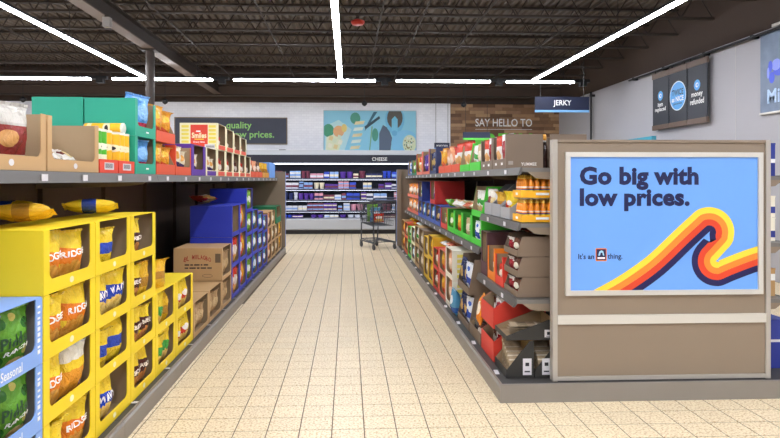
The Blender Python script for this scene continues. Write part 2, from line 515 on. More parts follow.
p = thing('slogan_board', 'dark chalk style slogan board with green lettering on the back wall', 'sign', (-3.555, YB-.03, 2.68))
MB().box(-1.675, 1.675, -.05, -.002, 0, .77).build('board', M('chalk_grey', '#4a4e5c', .7, var=.1, scale=4), p)
MB().box(-1.70, 1.70, -.06, -.002, -.025, 0).box(-1.70, 1.70, -.06, -.002, .77, .795).box(-1.70, -1.675, -.06, -.002, 0, .77).box(1.675, 1.70, -.06, -.002, 0, .77).build('wood_frame', M('board_frame', '#8a7864', .6), p)
m_lime = M('lime_print', '#9fdc7a', .6)
lettering('quality', m_lime, p, (.62, -.052, .53), FACE_S, .76, .27, .015, 'R')
lettering('low prices.', m_lime, p, (1.3, -.052, .25), FACE_S, 1.25, .27, .015, 'R')
t = thing('wall_speaker', 'small black wall box below the slogan board', 'wall box', (-2.0, YB-.03, 2.42))
MB().box(-.1, .1, -.1, -.002, -.08, .08).build('case', m_black, t)
MB().box(-.07, .07, -.105, -.1005, -.05, .05).build('grille', M('grille_dark', '#2c2c30', .5), t)

# wood plank panel
wp = thing('plank_panel', 'panel of mixed brown wood planks on the back wall beside white tile', 'wall panel', (3.17, YB-.03, 1.7))
MB().box(0, 3.41, -.02, -.001, 0, 2.24).build('backing', M('plank_gap', '#2e231c', .8), wp)
pl_m = [M('plank_%d' % i, h, .6, var=.22, scale=7) for i, h in enumerate(('#8a6749','#a8825d','#6f4f37','#9b775a','#7d5c42','#b5926c'))]
pl_mesh = {}
for r in range(22):
    x = -random.random()*.4
    while x < 3.41:
        L = random.choice((.35, .45, .55, .7))
        a, bq = max(0, x), min(3.41, x+L)
        if bq - a > .03:
            key = random.choice((0, 1, 2, 3, 4, 5))
            oo = MB().box(a+.003, bq-.003, -.032-random.random()*.012, -.0205, r*.1+.022, r*.1+.117).build('plank', pl_m[key], wp)
        x += L
lettering('SAY HELLO TO', m_inkw, wp, (1.66, -.047, 1.65), FACE_S, 1.78, .24, .012)
MB().box(.77, 2.55, -.0475, -.0465, 1.435, 1.447).build('rule_line', m_inkw, wp)
lettering('FRESH', M('fresh_green', '#6fe04a', .5), wp, (1.66, -.047, 1.05), FACE_S, 1.78, .55, .03)

# ------------------------------------------------------------------ cheese cooler along the back wall
CY = 17.3
ck = thing('cheese_cooler', 'long open refrigerated cheese cooler with dark header along the back wall', 'cooler', (0, CY, 0))
m_case = M('cooler_inside', '#1a2038', .5)
MB().box(-3.8, 3.6, .92, .94, .12, 2.3).build('back_panel', m_case, ck)
MB().box(-3.8, 3.6, .06, .92, .0, .12).build('kick_base', m_black, ck)
MB().prism([(0, .14), (.03, .12), (.92, .12), (.92, .44), (.03, .44), (0, .42)], 'x', -3.8, 3.6).build('bumper', M('cooler_white', '#b9bbc0', .35), ck)
MB().box(-3.8, 3.6, .02, .94, 2.06, 2.30).build('header', M('cooler_navy', '#12162a', .45), ck)
MB().box(-3.8, 3.6, .1, .94, 2.302, 2.44).build('canopy', M('cooler_top', '#cfd3d8', .5), ck)
for xx in (-3.84, 3.6):
    MB().box(xx, xx+.04, .0, .94, .12, 2.3).build('end_wall', M('cooler_end', '#8fa4c8', .4), ck)
lettering('CHEESE', m_inkw, ck, (.92, .018, 2.18), FACE_S, .44, .1, .01)
MB().box(-3.7, 3.5, .1, .16, 2.03, 2.058).build('lamp', M('cooler_lamp', '#eaf2ff', .5, emit=COOLER_POWER), ck)
shz = (.46, .66, .98, 1.30, 1.61)
for i, z in enumerate(shz):
    if i:
        sh = MB().box(-3.8, 3.6, .22, .92, z-.02, z).build('shelf', M('cooler_shelf', '#4a4f5e', .4), ck)
        MB().box(-3.8, 3.6, .205, .22, z-.035, z+.015).build('price_rail', M('rail_pale', '#565b70', .4), sh)
        MB().box(-3.6, 3.4, .24, .27, z-.04, z-.021).build('shelf_lamp', M('cooler_lamp', '#eaf2ff', .5, emit=COOLER_POWER), sh)
def pk_meshes():
    brick = MB().prism([(-.5,.06),(-.44,0),(.44,0),(.5,.06),(.5,.94),(.44,1),(-.44,1),(-.5,.94)], 'y', 0, 1)
    band = MB().box(-.501, .501, -.012, .5, .3, .62)
    tub = MB().lathe([(.38,0),(.46,.8),(.5,.82),(.5,.98),(.46,1)], 14)
    return brick, band, tub
brick, band, tub = pk_meshes()
me_b = brick.mesh('packet', m_inkw); me_band = band.mesh('label_band', m_inkw); me_t = tub.mesh('tub', m_inkw)
pk_cols = {'white': '#dfe3f0', 'cream': '#efe6cc', 'maroon': '#7a3a52', 'blue': '#2f4fd0', 'navy': '#232f66', 'purple': '#5a36a0', 'teal': '#3a8f86', 'pink': '#d99ab0', 'pale blue': '#8fb4ee'}
ordn = ('lowest', 'second lowest', 'middle', 'second highest', 'highest')
def omat(o, m):
    o.material_slots[0].link = 'OBJECT'; o.material_slots[0].material = m
for i, z in enumerate(shz):
    x = -2.25
    while x < 1.95:
        if random.random() < .06:
            x += .2; continue
        c = random.choices(list(pk_cols), (6, 2, 6, 6, 4, 5, 1, 2, 2))[0]
        c2 = random.choice([q for q in ('white', 'maroon', 'navy', 'cream', 'pale blue') if q != c])
        n = random.choice((1, 2, 2, 3)); wd = random.choice((.13, .16, .2)); ht = random.choice((.11, .15, .19, .2))
        if i == 0: ht = .08
        lay = 2 if ht < .12 and i else 1
        kind = random.choice(('packet', 'packet', 'tub'))
        for k in range(n):
            for l in range(lay):
                zz = z + (.002 if i else 0) + l*(ht+.002)
                lab = '%s cheese %s with a %s band on the %s shelf of the cheese cooler' % (c, kind, c2, ordn[i])
                if kind == 'packet':
                    o = link('cheese_packet', me_b, loc=(x+wd/2, CY+.26, zz), scale=(wd-.012, .12, ht))
                else:
                    lab = '%s round cheese tub on the %s shelf of the cheese cooler' % (c, ordn[i])
                    o = link('cheese_tub', me_t, loc=(x+wd/2, CY+.26+wd/2, zz), scale=(wd-.012, wd-.012, ht))
                omat(o, M('pack_'+c, pk_cols[c], .35))
                tag(o, lab, 'cheese', '%s %ss, %s cooler shelf' % (c, kind, ordn[i]))
                if kind == 'packet':
                    bnd = link('label_band', me_band, o); omat(bnd, M('pack_'+c2, pk_cols[c2], .35))
            x += wd
        x += random.choice((.0, .01, .03))

# ------------------------------------------------------------------ shopping cart
m_cart = M('cart_steel', '#565960', .4, .5)
cart = thing('shopping_cart', 'grey wire shopping cart standing in front of the cheese cooler', 'cart', (.66, 13.72, 0), R(-66))
def ring(x0, x1, w0, w1, z0, z1):
    return [(x0, -w0, z0), (x1, -w1, z1), (x1, w1, z1), (x0, w0, z0)]
bk = MB()
N = 15
xt0, xt1, xb0, xb1 = -.44, .38, -.36, .30
wt0, wt1, wb0, wb1 = .24, .29, .21, .25
zt0, zt1, zb0, zb1 = .96, 1.03, .54, .50
for k in range(N+1):
    a = k/N
    xt = xt0+(xt1-xt0)*a; xb = xb0+(xb1-xb0)*a
    wt = wt0+(wt1-wt0)*a; wbq = wb0+(wb1-wb0)*a
    zt = zt0+(zt1-zt0)*a; zb = zb0+(zb1-zb0)*a
    bk.tube([(xt, -wt, zt), (xb, -wbq, zb), (xb, wbq, zb), (xt, wt, zt)], .0055, 4)
for k in range(1, 9):
    f = -1+2*k/9
    bk.tube([(xt0, wt0*f, zt0), (xb0, wb0*f, zb0), (xb1, wb1*f, zb1), (xt1, wt1*f, zt1)], .0055, 4)
for k in range(1, 5):
    a = k/5
    bk.tube([(xb0+(xt0-xb0)*a, -(wb0+(wt0-wb0)*a), zb0+(zt0-zb0)*a), (xb1+(xt1-xb1)*a, -(wb1+(wt1-wb1)*a), zb1+(zt1-zb1)*a),
             (xb1+(xt1-xb1)*a, (wb1+(wt1-wb1)*a), zb1+(zt1-zb1)*a), (xb0+(xt0-xb0)*a, (wb0+(wt0-wb0)*a), zb0+(zt0-zb0)*a)], .004, 4, closed=True)
bk.build('basket', m_cart, cart)
MB().tube(ring(xt0, xt1, wt0, wt1, zt0, zt1), .015, 6, closed=True).build('rim', m_cart, cart)
MB().tube([(xt1-.03, -wt1, zt1), (xt1+.09, -wt1, zt1+.06), (xt1+.12, -wt1+.03, zt1+.07), (xt1+.12, wt1-.03, zt1+.07), (xt1+.09, wt1, zt1+.06), (xt1-.03, wt1, zt1)], .016, 8).build('handle', M('cart_handle', '#3a4763', .4), cart)
cart.scale = (1.06, 1.06, 1.06)
for sy in (-1, 1):
    MB().tube([(.36, sy*.27, 1.02), (.38, sy*.27, .55), (.40, sy*.26, .17), (.36, sy*.26, .15), (-.40, sy*.2, .15)], .017, 6).build('frame_tube', m_cart, cart)
    MB().tube([(-.33, sy*.21, .54), (-.36, sy*.2, .16)], .016, 6).build('front_strut', m_cart, cart)
rk = MB()
for k in range(8):
    f = -1+2*k/7
    rk.tube([(-.38, .19*f, .19), (.36, .24*f, .17)], .005, 4)
rk.tube([(-.38, -.2, .185), (.36, -.25, .165), (.36, .25, .165), (-.38, .2, .185)], .009, 5, closed=True)
rk.tube([(0, -.22, .17), (0, .22, .17)], .006, 4)
rk.build('lower_rack', m_cart, cart)
cs = MB()
for k in range(8):
    f = -1+2*k/7
    cs.tube([(.36, .25*f, 1.0), (.15, .24*f, .78)], .004, 4)
cs.build('child_seat', m_cart, cart)
wh = MB(); X = Matrix.Rotation(R(90), 4, 'X')
wh.lathe([(.045, -.014), (.062, -.012), (.062, .012), (.045, .014)], 16, X=X)
whm = wh.mesh('wheel', M('wheel_rubber', '#4a4a4e', .6), smooth=False)
for wx, wy in ((-.38, -.19), (-.38, .19), (.36, -.25), (.36, .25)):
    q = link('wheel', whm, cart, loc=(wx, wy, .063))
    MB().box(-.02, .02, -.022, -.016, -.005, .09).box(-.02, .02, .016, .022, -.005, .09).box(-.02, .02, -.022, .022, .075, .09).build('caster_fork', m_cart, q)

# ------------------------------------------------------------------ hanging category signs
def hang_sign(text, cx, cy, zb, wdt, hgt, label, fs, top=4.475):
    t = thing('hanging_sign', label, 'sign', (cx, cy, zb))
    MB().box(-wdt/2, wdt/2, -.02, .02, .05, hgt).build('board', m_navy, t)
    MB().box(-wdt/2, wdt/2, -.02, .02, 0, .05).build('accent_strip', M('sign_pale_blue', '#7db4e8', .5) if text else M('sign_lime', '#5fd04a', .5), t)
    for sx in (-1, 1):
        MB().tube([(sx*wdt*.4, 0, hgt), (sx*wdt*.4, 0, top-zb)], .005, 5).build('hanger', m_black, t)
    if text: lettering(text, m_inkw, t, (0, -.022, hgt*.56), FACE_S, *fs, .015)
    return t
hang_sign('JERKY', 4.68, 12.83, 3.05, 1.2, .34, 'navy hanging sign reading JERKY over the far aisle', (.40, .15))
hang_sign('POPCORN', 2.22, 14.0, 2.28, .36, .17, 'small navy hanging sign reading POPCORN above the shelving', (.26, .055), 3.86)
t = hang_sign('', 3.3, 15.17, 2.6, .7, .2, 'navy hanging board with a green edge in front of wood planks', (.12, .04))

# ------------------------------------------------------------------ right wall: rail, banners, poster
FACE_W = (R(90), 0, R(-90))
rl = thing('hanging_rail', 'long black hanging rail fixed high on the side wall', 'rail', (6.5, 9.2, 3.87))
MB().tube([(0, -5, 0), (0, 4.3, 0)], .022, 8).build('bar', m_black, rl)
for yy in (-4.5, -2.2, .1, 1.4, 2.8, 4.1):
    MB().box(-.02, .099, yy-.03, yy+.03, -.03, .03).build('bracket', m_black, rl)
m_slate = M('banner_slate', '#33363f', .6, var=.05, scale=3)
m_bar = M('banner_bar', '#6a564a', .5, var=.1, scale=9)
m_cy = M('banner_blue', '#5aa9ea', .5)
def banner(yc, label, wd=.62):
    t = thing('wall_banner', label, 'banner', (6.5, yc, 2.62), R(-90))
    MB().box(-wd/2, wd/2, -.008, .008, .06, 1.12).build('cloth', m_slate, t)
    MB().box(-wd/2-.01, wd/2+.01, -.022, .022, 0, .1).build('bottom_bar', m_bar, t)
    MB().box(-wd/2-.01, wd/2+.01, -.022, .022, 1.08, 1.19).build('top_bar', m_bar, t)
    for sx in (-1, 1):
        MB().tube([(sx*.22, 0, 1.19), (sx*.22, 0, 1.235)], .008, 5).build('hook', m_black, t)
    return t
def disc(t, x, z, r, mat, d, n=28):
    return MB().prism([(x+r*math.cos(2*math.pi*i/n), z+r*math.sin(2*math.pi*i/n)) for i in range(n)], 'y', -.0085-d, -.0081-d).build('round_print', mat, t)
t = banner(12.1, 'slate grey wall banner reading item replaced')
disc(t, 0, .70, .1, m_cy, .001); lettering('item', m_inkw, t, (0, -.011, .52), FACE_S, .2, .09, .02); lettering('replaced', m_inkw, t, (0, -.011, .41), FACE_S, .42, .11, .02)
disc(t, 0, .70, .045, m_inkw, .002); disc(t, .01, .70, .025, m_cy, .003)
t = banner(11.45, 'slate grey wall banner with the large blue disc')
disc(t, 0, .61, .29, M('banner_white', '#dcebf8', .5), .001, 40); disc(t, 0, .61, .27, m_cy, .002, 40)
m_dn = M('disc_navy', '#1c2c4c', .5)
lettering('TWICE', m_dn, t, (0, -.013, .68), FACE_S, .40, .12, .02); lettering('as NICE', m_inkw, t, (0, -.013, .55), FACE_S, .42, .1, .02)
lettering('guarantee', m_dn, t, (0, -.013, .45), FACE_S, .3, .05, .01)
t = banner(10.8, 'slate grey wall banner reading money refunded')
disc(t, 0, .72, .1, m_cy, .001); lettering('money', m_inkw, t, (0, -.011, .53), FACE_S, .36, .1, .02); lettering('refunded', m_inkw, t, (0, -.011, .42), FACE_S, .44, .11, .02)
disc(t, 0, .72, .045, m_inkw, .002); disc(t, .01, .72, .025, m_cy, .003)
t = thing('wall_poster', 'grey stone patterned poster with pale blue lettering on the side wall', 'poster', (6.58, 8.16, 2.63), R(-90))
MB().box(-1.02, 1.02, -.03, .018, 0, 1.27).build('panel', M('poster_stone', '#76869e', .5, var=.35, scale=5), t)
MB().box(-1.03, 1.03, -.04, .018, -.03, 0).build('bottom_edge', m_silver, t)
m_violet = M('poster_violet', '#4a5fe0', .5)  # violet ink of the printed poster shapes
lettering('Mi', M('poster_ice', '#b9d4f6', .5), t, (-.86, -.033, .24), FACE_S, .27, .22, .03, 'L')
for k in range(5):
    a = k*1.1
    MB().prism([(-.72+.12*math.cos(a)+.13*math.cos(q)*(.6+.4*math.cos(a)), .62+.1*math.sin(a)+.09*math.sin(q)) for q in [2*math.pi*i/14 for i in range(14)]], 'y', -.0335-.0006*k, -.0331-.0006*k).build('printed_shape', (m_violet, M('poster_lilac', '#8f9ef2', .5))[k % 2], t)
MB().box(-.7, -.3, -.08, -.04, 1.28, 1.33).build('spot_lamp', M('spot_white', '#e8e4dc', .4), t)
# standing rod and teal-topped wall fixture
t = thing('wall_rod', 'thin black vertical rod against the side wall', 'rod', (6.5, 15.66, 2.3))
MB().tube([(0, 0, 0), (0, 0, 1.63)], .028, 8).build('shaft', m_black, t)
MB().box(-.03, .1, -.03, .03, 1.5, 1.56).build('clip', m_black, t)
t = thing('wall_shelving', 'tall wall fixture with a teal top strip along the side wall', 'shelving', (6.1, 12.92, 0))
MB().box(.0, .49, -1.28, 1.28, 0, 2.36).build('body', M('fixture_grey', '#7d7a78', .6), t)
MB().box(-.03, .06, -1.28, 1.28, 2.362, 2.45).build('header_strip', M('teal_strip', '#3f9fb8', .5), t)
for zz in (.5, 1.0, 1.5, 2.0):
    MB().box(-.3, .0, -1.4, 1.4, zz, zz+.03).build('shelf', m_shelf, t)
# ------------------------------------------------------------------ shelving runs
def price_tag_row(parent, axis_pts, rz, tilt=0):
    for (x, y, z) in axis_pts:
        o = link('price_tag', tag_me, parent, loc=(x, y, z), rot=(0, 0, rz))
tb = MB().box(-.03, .03, -.003, 0, -.017, .017)
tag_me = tb.mesh('price_tag', m_tag)
tag2 = MB().box(-.04, .04, -.016, .016, 0, .004).mesh('price_tag', m_tag)

def run_shelf(t, side, xf, xb, y0, y1, zt, tags=True, fh=.055):
    """side +1: faces +x (left run), -1: faces -x (right run). zt = top of the shelf"""
    s = -side
    lo, hi = min(xf, xb), max(xf, xb)
    sh = MB().box(lo, hi, y0, y1, zt-.03, zt).build('shelf', m_shelf, t)
    # angled price rail along the front edge
    poly = [(xf, zt+.004), (xf+side*.012, zt+.004), (xf+side*.03, zt-fh), (xf+side*.018, zt-fh), (xf, zt-.035)]
    MB().prism([(q[0], q[1]) for q in poly], 'y', y0, y1).build('price_rail', M('rail_grey', '#585450', .5), sh)
    if tags:
        n = int((y1-y0)/.45)
        for i in range(n):
            yy = y0 + (i+.5)*(y1-y0)/n + random.uniform(-.05, .05)
            link('price_tag', tag_me, sh, loc=(xf+side*.0265, yy, zt-.028), rot=(R(0), 0, R(90)*side))
    # end brackets
    for yy in (y0+.002, y1-.012):
        pts = [(xf-side*.04, zt-.03), (xb, zt-.03), (xb, zt-.11), (xf-side*.25, zt-.09), (xf-side*.1, zt-.075)]
        MB().prism(pts, 'y', yy, yy+.01).build('bracket', m_taupe, sh)
    return sh

# ---- left run
LX = -1.34
lt = thing('shelving_run', 'long brown backed grey shelving run stacked with chip cartons', 'shelving', (0, 0, 0))
y = 1.2
while y < 12.85:
    L = min(1.22, 12.9-y)
    MB().prism([(LX, 0), (LX, .105), (LX-.012, .115), (LX-.012, .13), (LX-.02, .13), (LX-.02, 0)], 'y', y+.001, y+L-.001).build('kick_plate', m_grey, lt)
    MB().box(-2.5, LX-.0215, y+.001, y+L-.001, .09, .125).build('deck', m_dgrey, lt)
    MB().box(-2.50, -2.46, y+.004, y+L-.004, .126, 1.70).build('back_panel', m_back, lt)
    MB().box(-2.459, -2.42, y-.03, y+.03, .126, 1.58).build('upright', m_back, lt)
    y += 1.22
for (xa, xb2) in ((1.2, 4.8), (4.8, 8.85), (8.85, 12.84)):
    run_shelf(lt, 1, -1.53, -2.45, xa+.001, xb2-.001, 1.61)
for i in range(15):
    link('price_tag', tag2, lt, loc=(LX-.038, 2.6+i*.68+random.uniform(-.06, .06), .126), rot=(0, R(12), R(90)))
MB().box(-2.5, LX-.01, 12.86, 12.92, .13, 1.75).build('end_panel', m_taupe, lt)
MB().box(LX-.16, LX-.005, 12.921, 12.96, .13, 1.75).build('end_trim', M('end_blue', '#7fa2ea', .4), lt)

# ---- right run
RX = 1.07
YF = 4.14
rt = thing('shelving_run', 'long grey shelving run ending in the big blue slogan sign', 'shelving', (0, 0, 0))
MB().box(RX, 3.48, YF, YF+.02, 0, .13).build('kick_plate', m_grey, rt)
y = YF+.021
while y < 13.1:
    L = min(1.22, 13.15-y)
    MB().prism([(RX, 0), (RX, .105), (RX+.012, .115), (RX+.012, .13), (RX+.02, .13), (RX+.02, 0)], 'y', y+.001, y+L-.001).build('kick_plate', m_grey, rt)
    MB().box(3.46, 3.48, y+.001, y+L-.001, 0, .13).build('kick_plate', m_grey, rt)
    MB().box(RX+.0215, 3.459, y+.001, y+L-.001, .09, .125).build('deck', m_dgrey, rt)
    MB().box(2.24, 2.30, y+.06, y+L-.004, .126, 1.78).build('back_panel', m_back, rt)
    y += 1.22
# end panel with its posts and rails
PY = 4.2
ep = MB().box(1.50, 3.04, PY+.012, PY+.05, .135, 1.84).build('end_panel', m_taupe, rt)
for xx in (1.465, 3.04):
    MB().box(xx, xx+.035, PY, PY+.06, .126, 1.86).build('post', M('post_grey', '#b3aca2', .4, .2), rt)
MB().box(1.501, 3.039, PY-.004, PY+.011, .535, .60).build('bumper_rail', m_silver, rt)
MB().box(1.501, 3.039, PY, PY+.011, .131, .16).build('bottom_rail', M('post_grey'), rt)
MB().box(1.501, 3.039, PY, PY+.06, 1.841, 1.86).build('top_rail', m_taupe, rt)
run_shelf(rt, -1, 1.28, 2.235, 4.32, 5.60, 1.66)
run_shelf(rt, -1, 1.28, 2.235, 5.602, 9.2, 1.66)
run_shelf(rt, -1, 1.28, 2.235, 9.202, 13.0, 1.66)
run_shelf(rt, -1, 1.27, 2.235, 4.32, 5.58, 1.25)
run_shelf(rt, -1, 1.24, 2.235, 4.32, 5.58, .69)
run_shelf(rt, -1, 1.26, 2.235, 5.602, 9.2, .92)
run_shelf(rt, -1, 1.26, 2.235, 9.202, 13.0, .92)
run_shelf(rt, 1, 3.3, 2.305, 4.32, 9.2, 1.60, tags=False)
run_shelf(rt, 1, 3.3, 2.305, 4.32, 9.2, 1.10, tags=False)
run_shelf(rt, 1, 3.3, 2.305, 4.32, 9.2, .68, tags=False)
for i in range(11):
    link('price_tag', tag2, rt, loc=(RX+.042, 4.45+i*.76+random.uniform(-.05, .05), .126), rot=(0, R(-12), R(90)))
MB().box(RX+.01, 3.46, 13.08, 13.14, .13, 1.8).build('end_panel', m_taupe, rt)
MB().box(RX+.005, RX+.1, 13.0, 13.078, .13, 1.8).build('end_trim', m_taupe, rt)
MB().box(RX+.005, RX+.04, 13.141, 13.18, .13, 1.8).build('end_trim', M('end_blue'), rt)

# ---- the big blue sign on the end panel
sg = thing('slogan_sign', 'big blue sign with a rainbow wave and slogan on the end panel', 'sign', (2.2825, PY+.011, 0))
ox = 2.2825
def sx_(px): return 1.59 + (px-570.5)*.00741 - ox
def sz_(py): return 1.735 - (py-157)*.00715
MB().box(1.59-ox, 2.975-ox, -.012, -.0005, .777, 1.735).build('panel', M('sign_blue', '#6fa6f4', .45), sg)
fr = MB()
for (a, b_, c, d) in ((1.556, 3.01, 1.735, 1.77), (1.556, 3.01, .742, .777), (1.556, 1.59, .777, 1.735), (2.975, 3.01, .777, 1.735)):
    fr.box(a-ox, b_-ox, -.025, -.0005, c, d)
fr.build('frame', m_silver, sg)
m_sn = M('slogan_navy', '#0f154a', .5)
def fit_text(s, x0, x1, y0, y1, bold):
    return lettering(s, m_sn, sg, ((sx_(x0)+sx_(x1))/2, -.0135, (sz_(y0)+sz_(y1))/2), FACE_S, sx_(x1)-sx_(x0), sz_(y0)-sz_(y1), bold)
fit_text('Go big with', 580, 698, 166.5, 190.3, .045)
fit_text('low prices.', 580, 689, 188.4, 211.5, .045)
fit_text("It's an", 578.5, 594, 254, 259.5, .015)
fit_text('thing.', 607.5, 622, 254, 261, .015)
# emblem
def flat(poly, mat, d, name='emblem'):
    return MB().prism([(sx_(x), sz_(yy)) for x, yy in poly], 'y', -.0130-d, -.0126-d).build(name, mat, sg)
def rr(x0, y0, x1, y1, r):
    out = []
    for cx, cy, a0 in ((x1-r, y1-r, 0), (x0+r, y1-r, 90), (x0+r, y0+r, 180), (x1-r, y0+r, 270)):
        for k in range(4):
            a = R(a0+k*30); out.append((cx+r*math.cos(a), cy+r*math.sin(a)))
    return out
flat(rr(595.6, 248.6, 606.6, 261.6, 1), M('emblem_orange', '#f0a050', .5), .0002)
flat(rr(596.1, 249.2, 606.1, 261.0, .8), M('emblem_red', '#b8402a', .5), .0006)
flat(rr(596.7, 249.8, 605.5, 260.4, .6), m_sn, .0010)
flat([(598, 256), (599.2, 252), (601, 250.8), (603, 251.3), (604.2, 256), (602.8, 256), (602.2, 253), (600.6, 253), (599.8, 256)], M('emblem_cyan', '#9fd4f2', .5), .0014)
flat([(597.4, 257.6), (604.8, 257.6), (604.8, 259.4), (597.4, 259.4)], m_inkw, .0014)
# rainbow wave: four parallel stripes
ctr = [(20, 462), (70, 437), (124, 411), (226, 353), (332, 277), (434, 180), (470, 146), (506, 113)]
for a in range(-115, 31, 12):
    ctr.append((540+51*math.cos(R(a)), 148+51*math.sin(R(a))))
for a in range(225, 79, -12):
    ctr.append((571+51*math.cos(R(a)), 262+51*math.sin(R(a))))
ctr += [(612, 298), (650, 283), (690, 268), (725, 256), (770, 242), (800, 233)]
def cat(P, n=5):
    out = []
    for i in range(len(P)-1):
        p0, p1, p2, p3 = P[max(i-1, 0)], P[i], P[i+1], P[min(i+2, len(P)-1)]
        for k in range(n):
            t = k/n
            out.append(tuple(.5*(2*p1[j]+(p2[j]-p0[j])*t+(2*p0[j]-5*p1[j]+4*p2[j]-p3[j])*t*t+(3*p1[j]-p0[j]-3*p2[j]+p3[j])*t**3) for j in (0, 1)))
    out.append(P[-1])
    return out
cp = cat(ctr)
for k, (nm, hx) in enumerate((('yellow', '#fbd83c'), ('orange', '#f28a2e'), ('red', '#dd4322'), ('navy', '#151350'))):
    o0 = -48+k*24; o1 = o0+24
    vs = []; fs = []; last = {}
    for i, q in enumerate(cp):
        a = cp[max(i-1, 0)]; c_ = cp[min(i+1, len(cp)-1)]
        dx, dy = c_[0]-a[0], c_[1]-a[1]; ll = math.hypot(dx, dy)
        nx, ny = -dy/ll, dx/ll              # right-hand side in image sense (y down)
        for of in (o0, o1):
            zx, zy = q[0]+nx*of, q[1]+ny*of
            if of in last and (zx-last[of][0])*dx+(zy-last[of][1])*dy <= 0: zx, zy = last[of]
            last[of] = (zx, zy)
            vs.append((sx_(570+zx/3.9), -.0128-.0003*k, sz_(195+zy/3.9)))
        if i:
            fs.append((2*i-2, 2*i-1, 2*i+1, 2*i))
    mb = MB().add(vs, fs)
    me = mb.mesh('wave_stripe', M('wave_'+nm, hx, .5), fix=False)
    bm = bmesh.new(); bm.from_mesh(me)
    for co, no in (((0, 0, .7775), (0, 0, -1)), ((2.9745-ox, 0, 0), (1, 0, 0)), ((1.5905-ox, 0, 0), (-1, 0, 0))):
        bmesh.ops.bisect_plane(bm, geom=bm.verts[:]+bm.edges[:]+bm.faces[:], plane_co=co, plane_no=no, clear_outer=True)
    bm.to_mesh(me); bm.free()
    link('wave_stripe', me, sg)
def rebase(root, loc):
    root.location = loc
    for ch in root.children:
        ch.location = ch.location - Vector(loc)
rebase(lt, (-1.92, 7.0, 0)); rebase(rt, (2.27, 8.6, 0))

# ------------------------------------------------------------------ cartons and bags
class Frame:
    def __init__(s, side, xf):
        s.side, s.xf = side, xf
        s.rz = R(90) if side > 0 else R(-90)
    def w(s, along, y, z):
        """along = world Y, y = depth behind the front, z = height"""
        return (s.xf - s.side*y, along, z)
    def lx(s, x):                       # local x -> world Y offset
        return s.side*x
LTOP = Frame(1, -1.535); LDECK = Frame(1, -1.40)
RTOP = Frame(-1, 1.295); RDECK = Frame(-1, 1.15)
R2 = Frame(-1, 1.285); R3 = Frame(-1, 1.255); RMID = Frame(-1, 1.275)

def cm(name, hexc):       # printed carton board
    return M('carton_'+name, hexc, .55, var=.04, scale=5)
m_kraft_in = M('kraft_inside', '#a38a6a', .8, var=.08, scale=10)
_boxes = {}
def carton_meshes(W, D, H, kind, lip, post, top, mo, mi, cut):
    key = (W, D, H, kind, lip, post, top, mo.name, mi.name, cut)
    if key in _boxes:
        return _boxes[key]
    t = .006; hw = W/2
    body = MB()
    body.box(-hw, hw, t, D, 0, t, [0, 1, 0, 0, 0, 0])
    body.box(-hw, hw, D-t, D, t, H, [0, 0, 1, 0, 0, 0])
    if kind == 'tray':
        prof = [(t, t), (D-t, t), (D-t, H), (cut*D, H), (t, lip)]
    else:
        prof = [(t, t), (D-t, t), (D-t, H), (t, H)]
    body.prism(prof, 'x', -hw, -hw+t, 0, (0, 1))
    body.prism(prof, 'x', hw-t, hw, 0, (1, 0))
    if top:
        body.box(-hw, hw, t, D, H, H+.004, [1, 0, 0, 0, 0, 0])
    bme = body.mesh('body', [mo, mi], fix=False)
    fr = MB()
    if kind == 'tray':
        poly = [(-hw, 0), (hw, 0), (hw, lip), (-hw, lip)]
        fr.prism(poly, 'y', 0, t, 0, (0, 1))
    elif kind == 'closed':
        fr.prism([(-hw, 0), (hw, 0), (hw, H), (-hw, H)], 'y', 0, t, 0, (0, 1))
    else:
        r = min(.035, (H-lip)*.4); i = hw-post
        poly = [(-hw, 0), (hw, 0), (hw, H), (i, H)]
        for k in range(5):
            a = R(-90*k/4); poly.append((i-r+r*math.cos(a), lip+r+r*math.sin(a)))
        for k in range(5):
            a = R(270-90*k/4); poly.append((-i+r+r*math.cos(a), lip+r+r*math.sin(a)))
        poly += [(-i, H), (-hw, H)]
        fr.prism(poly, 'y', 0, t, 0, (0, 1))
    fme = fr.mesh('front_panel', [mo, mi], fix=True)
    _boxes[key] = (bme, fme)
    return _boxes[key]
_disc = {}
def carton(F, y0, y1, z, D, H, mo, label, kind='frame', lip=.2, post=.035, top=False, mi=None, depth=0.0, sticker=None, cut=.45, group=None, gap=.008):
    """a display carton filling the shelf from y0 to y1, open to the aisle"""
    W = round(y1-y0-gap, 3)
    lipm = lip*H
    t = thing('display_carton', label, 'carton', F.w((y0+y1)/2, depth, z+.0015), F.rz, group)
    bme, fme = carton_meshes(W, D, H-.003, kind, lipm, post, top, mo, mi or m_kraft_in, cut)
    link('body', bme, t); link('front_panel', fme, t)
    if sticker:
        key = sticker.name
        if key not in _disc:
            _disc[key] = MB().prism([(.022*math.cos(2*math.pi*i/14), .016*math.sin(2*math.pi*i/14)) for i in range(14)], 'y', -.0012, -.0004).mesh('round_sticker', sticker)
        link('round_sticker', _disc[key], t, loc=(0, 0, lipm*.5))
    t.pop('dims', None)
    return dict(t=t, F=F, y0=y0, y1=y1, z=z, D=D, H=H, W=W, depth=depth)

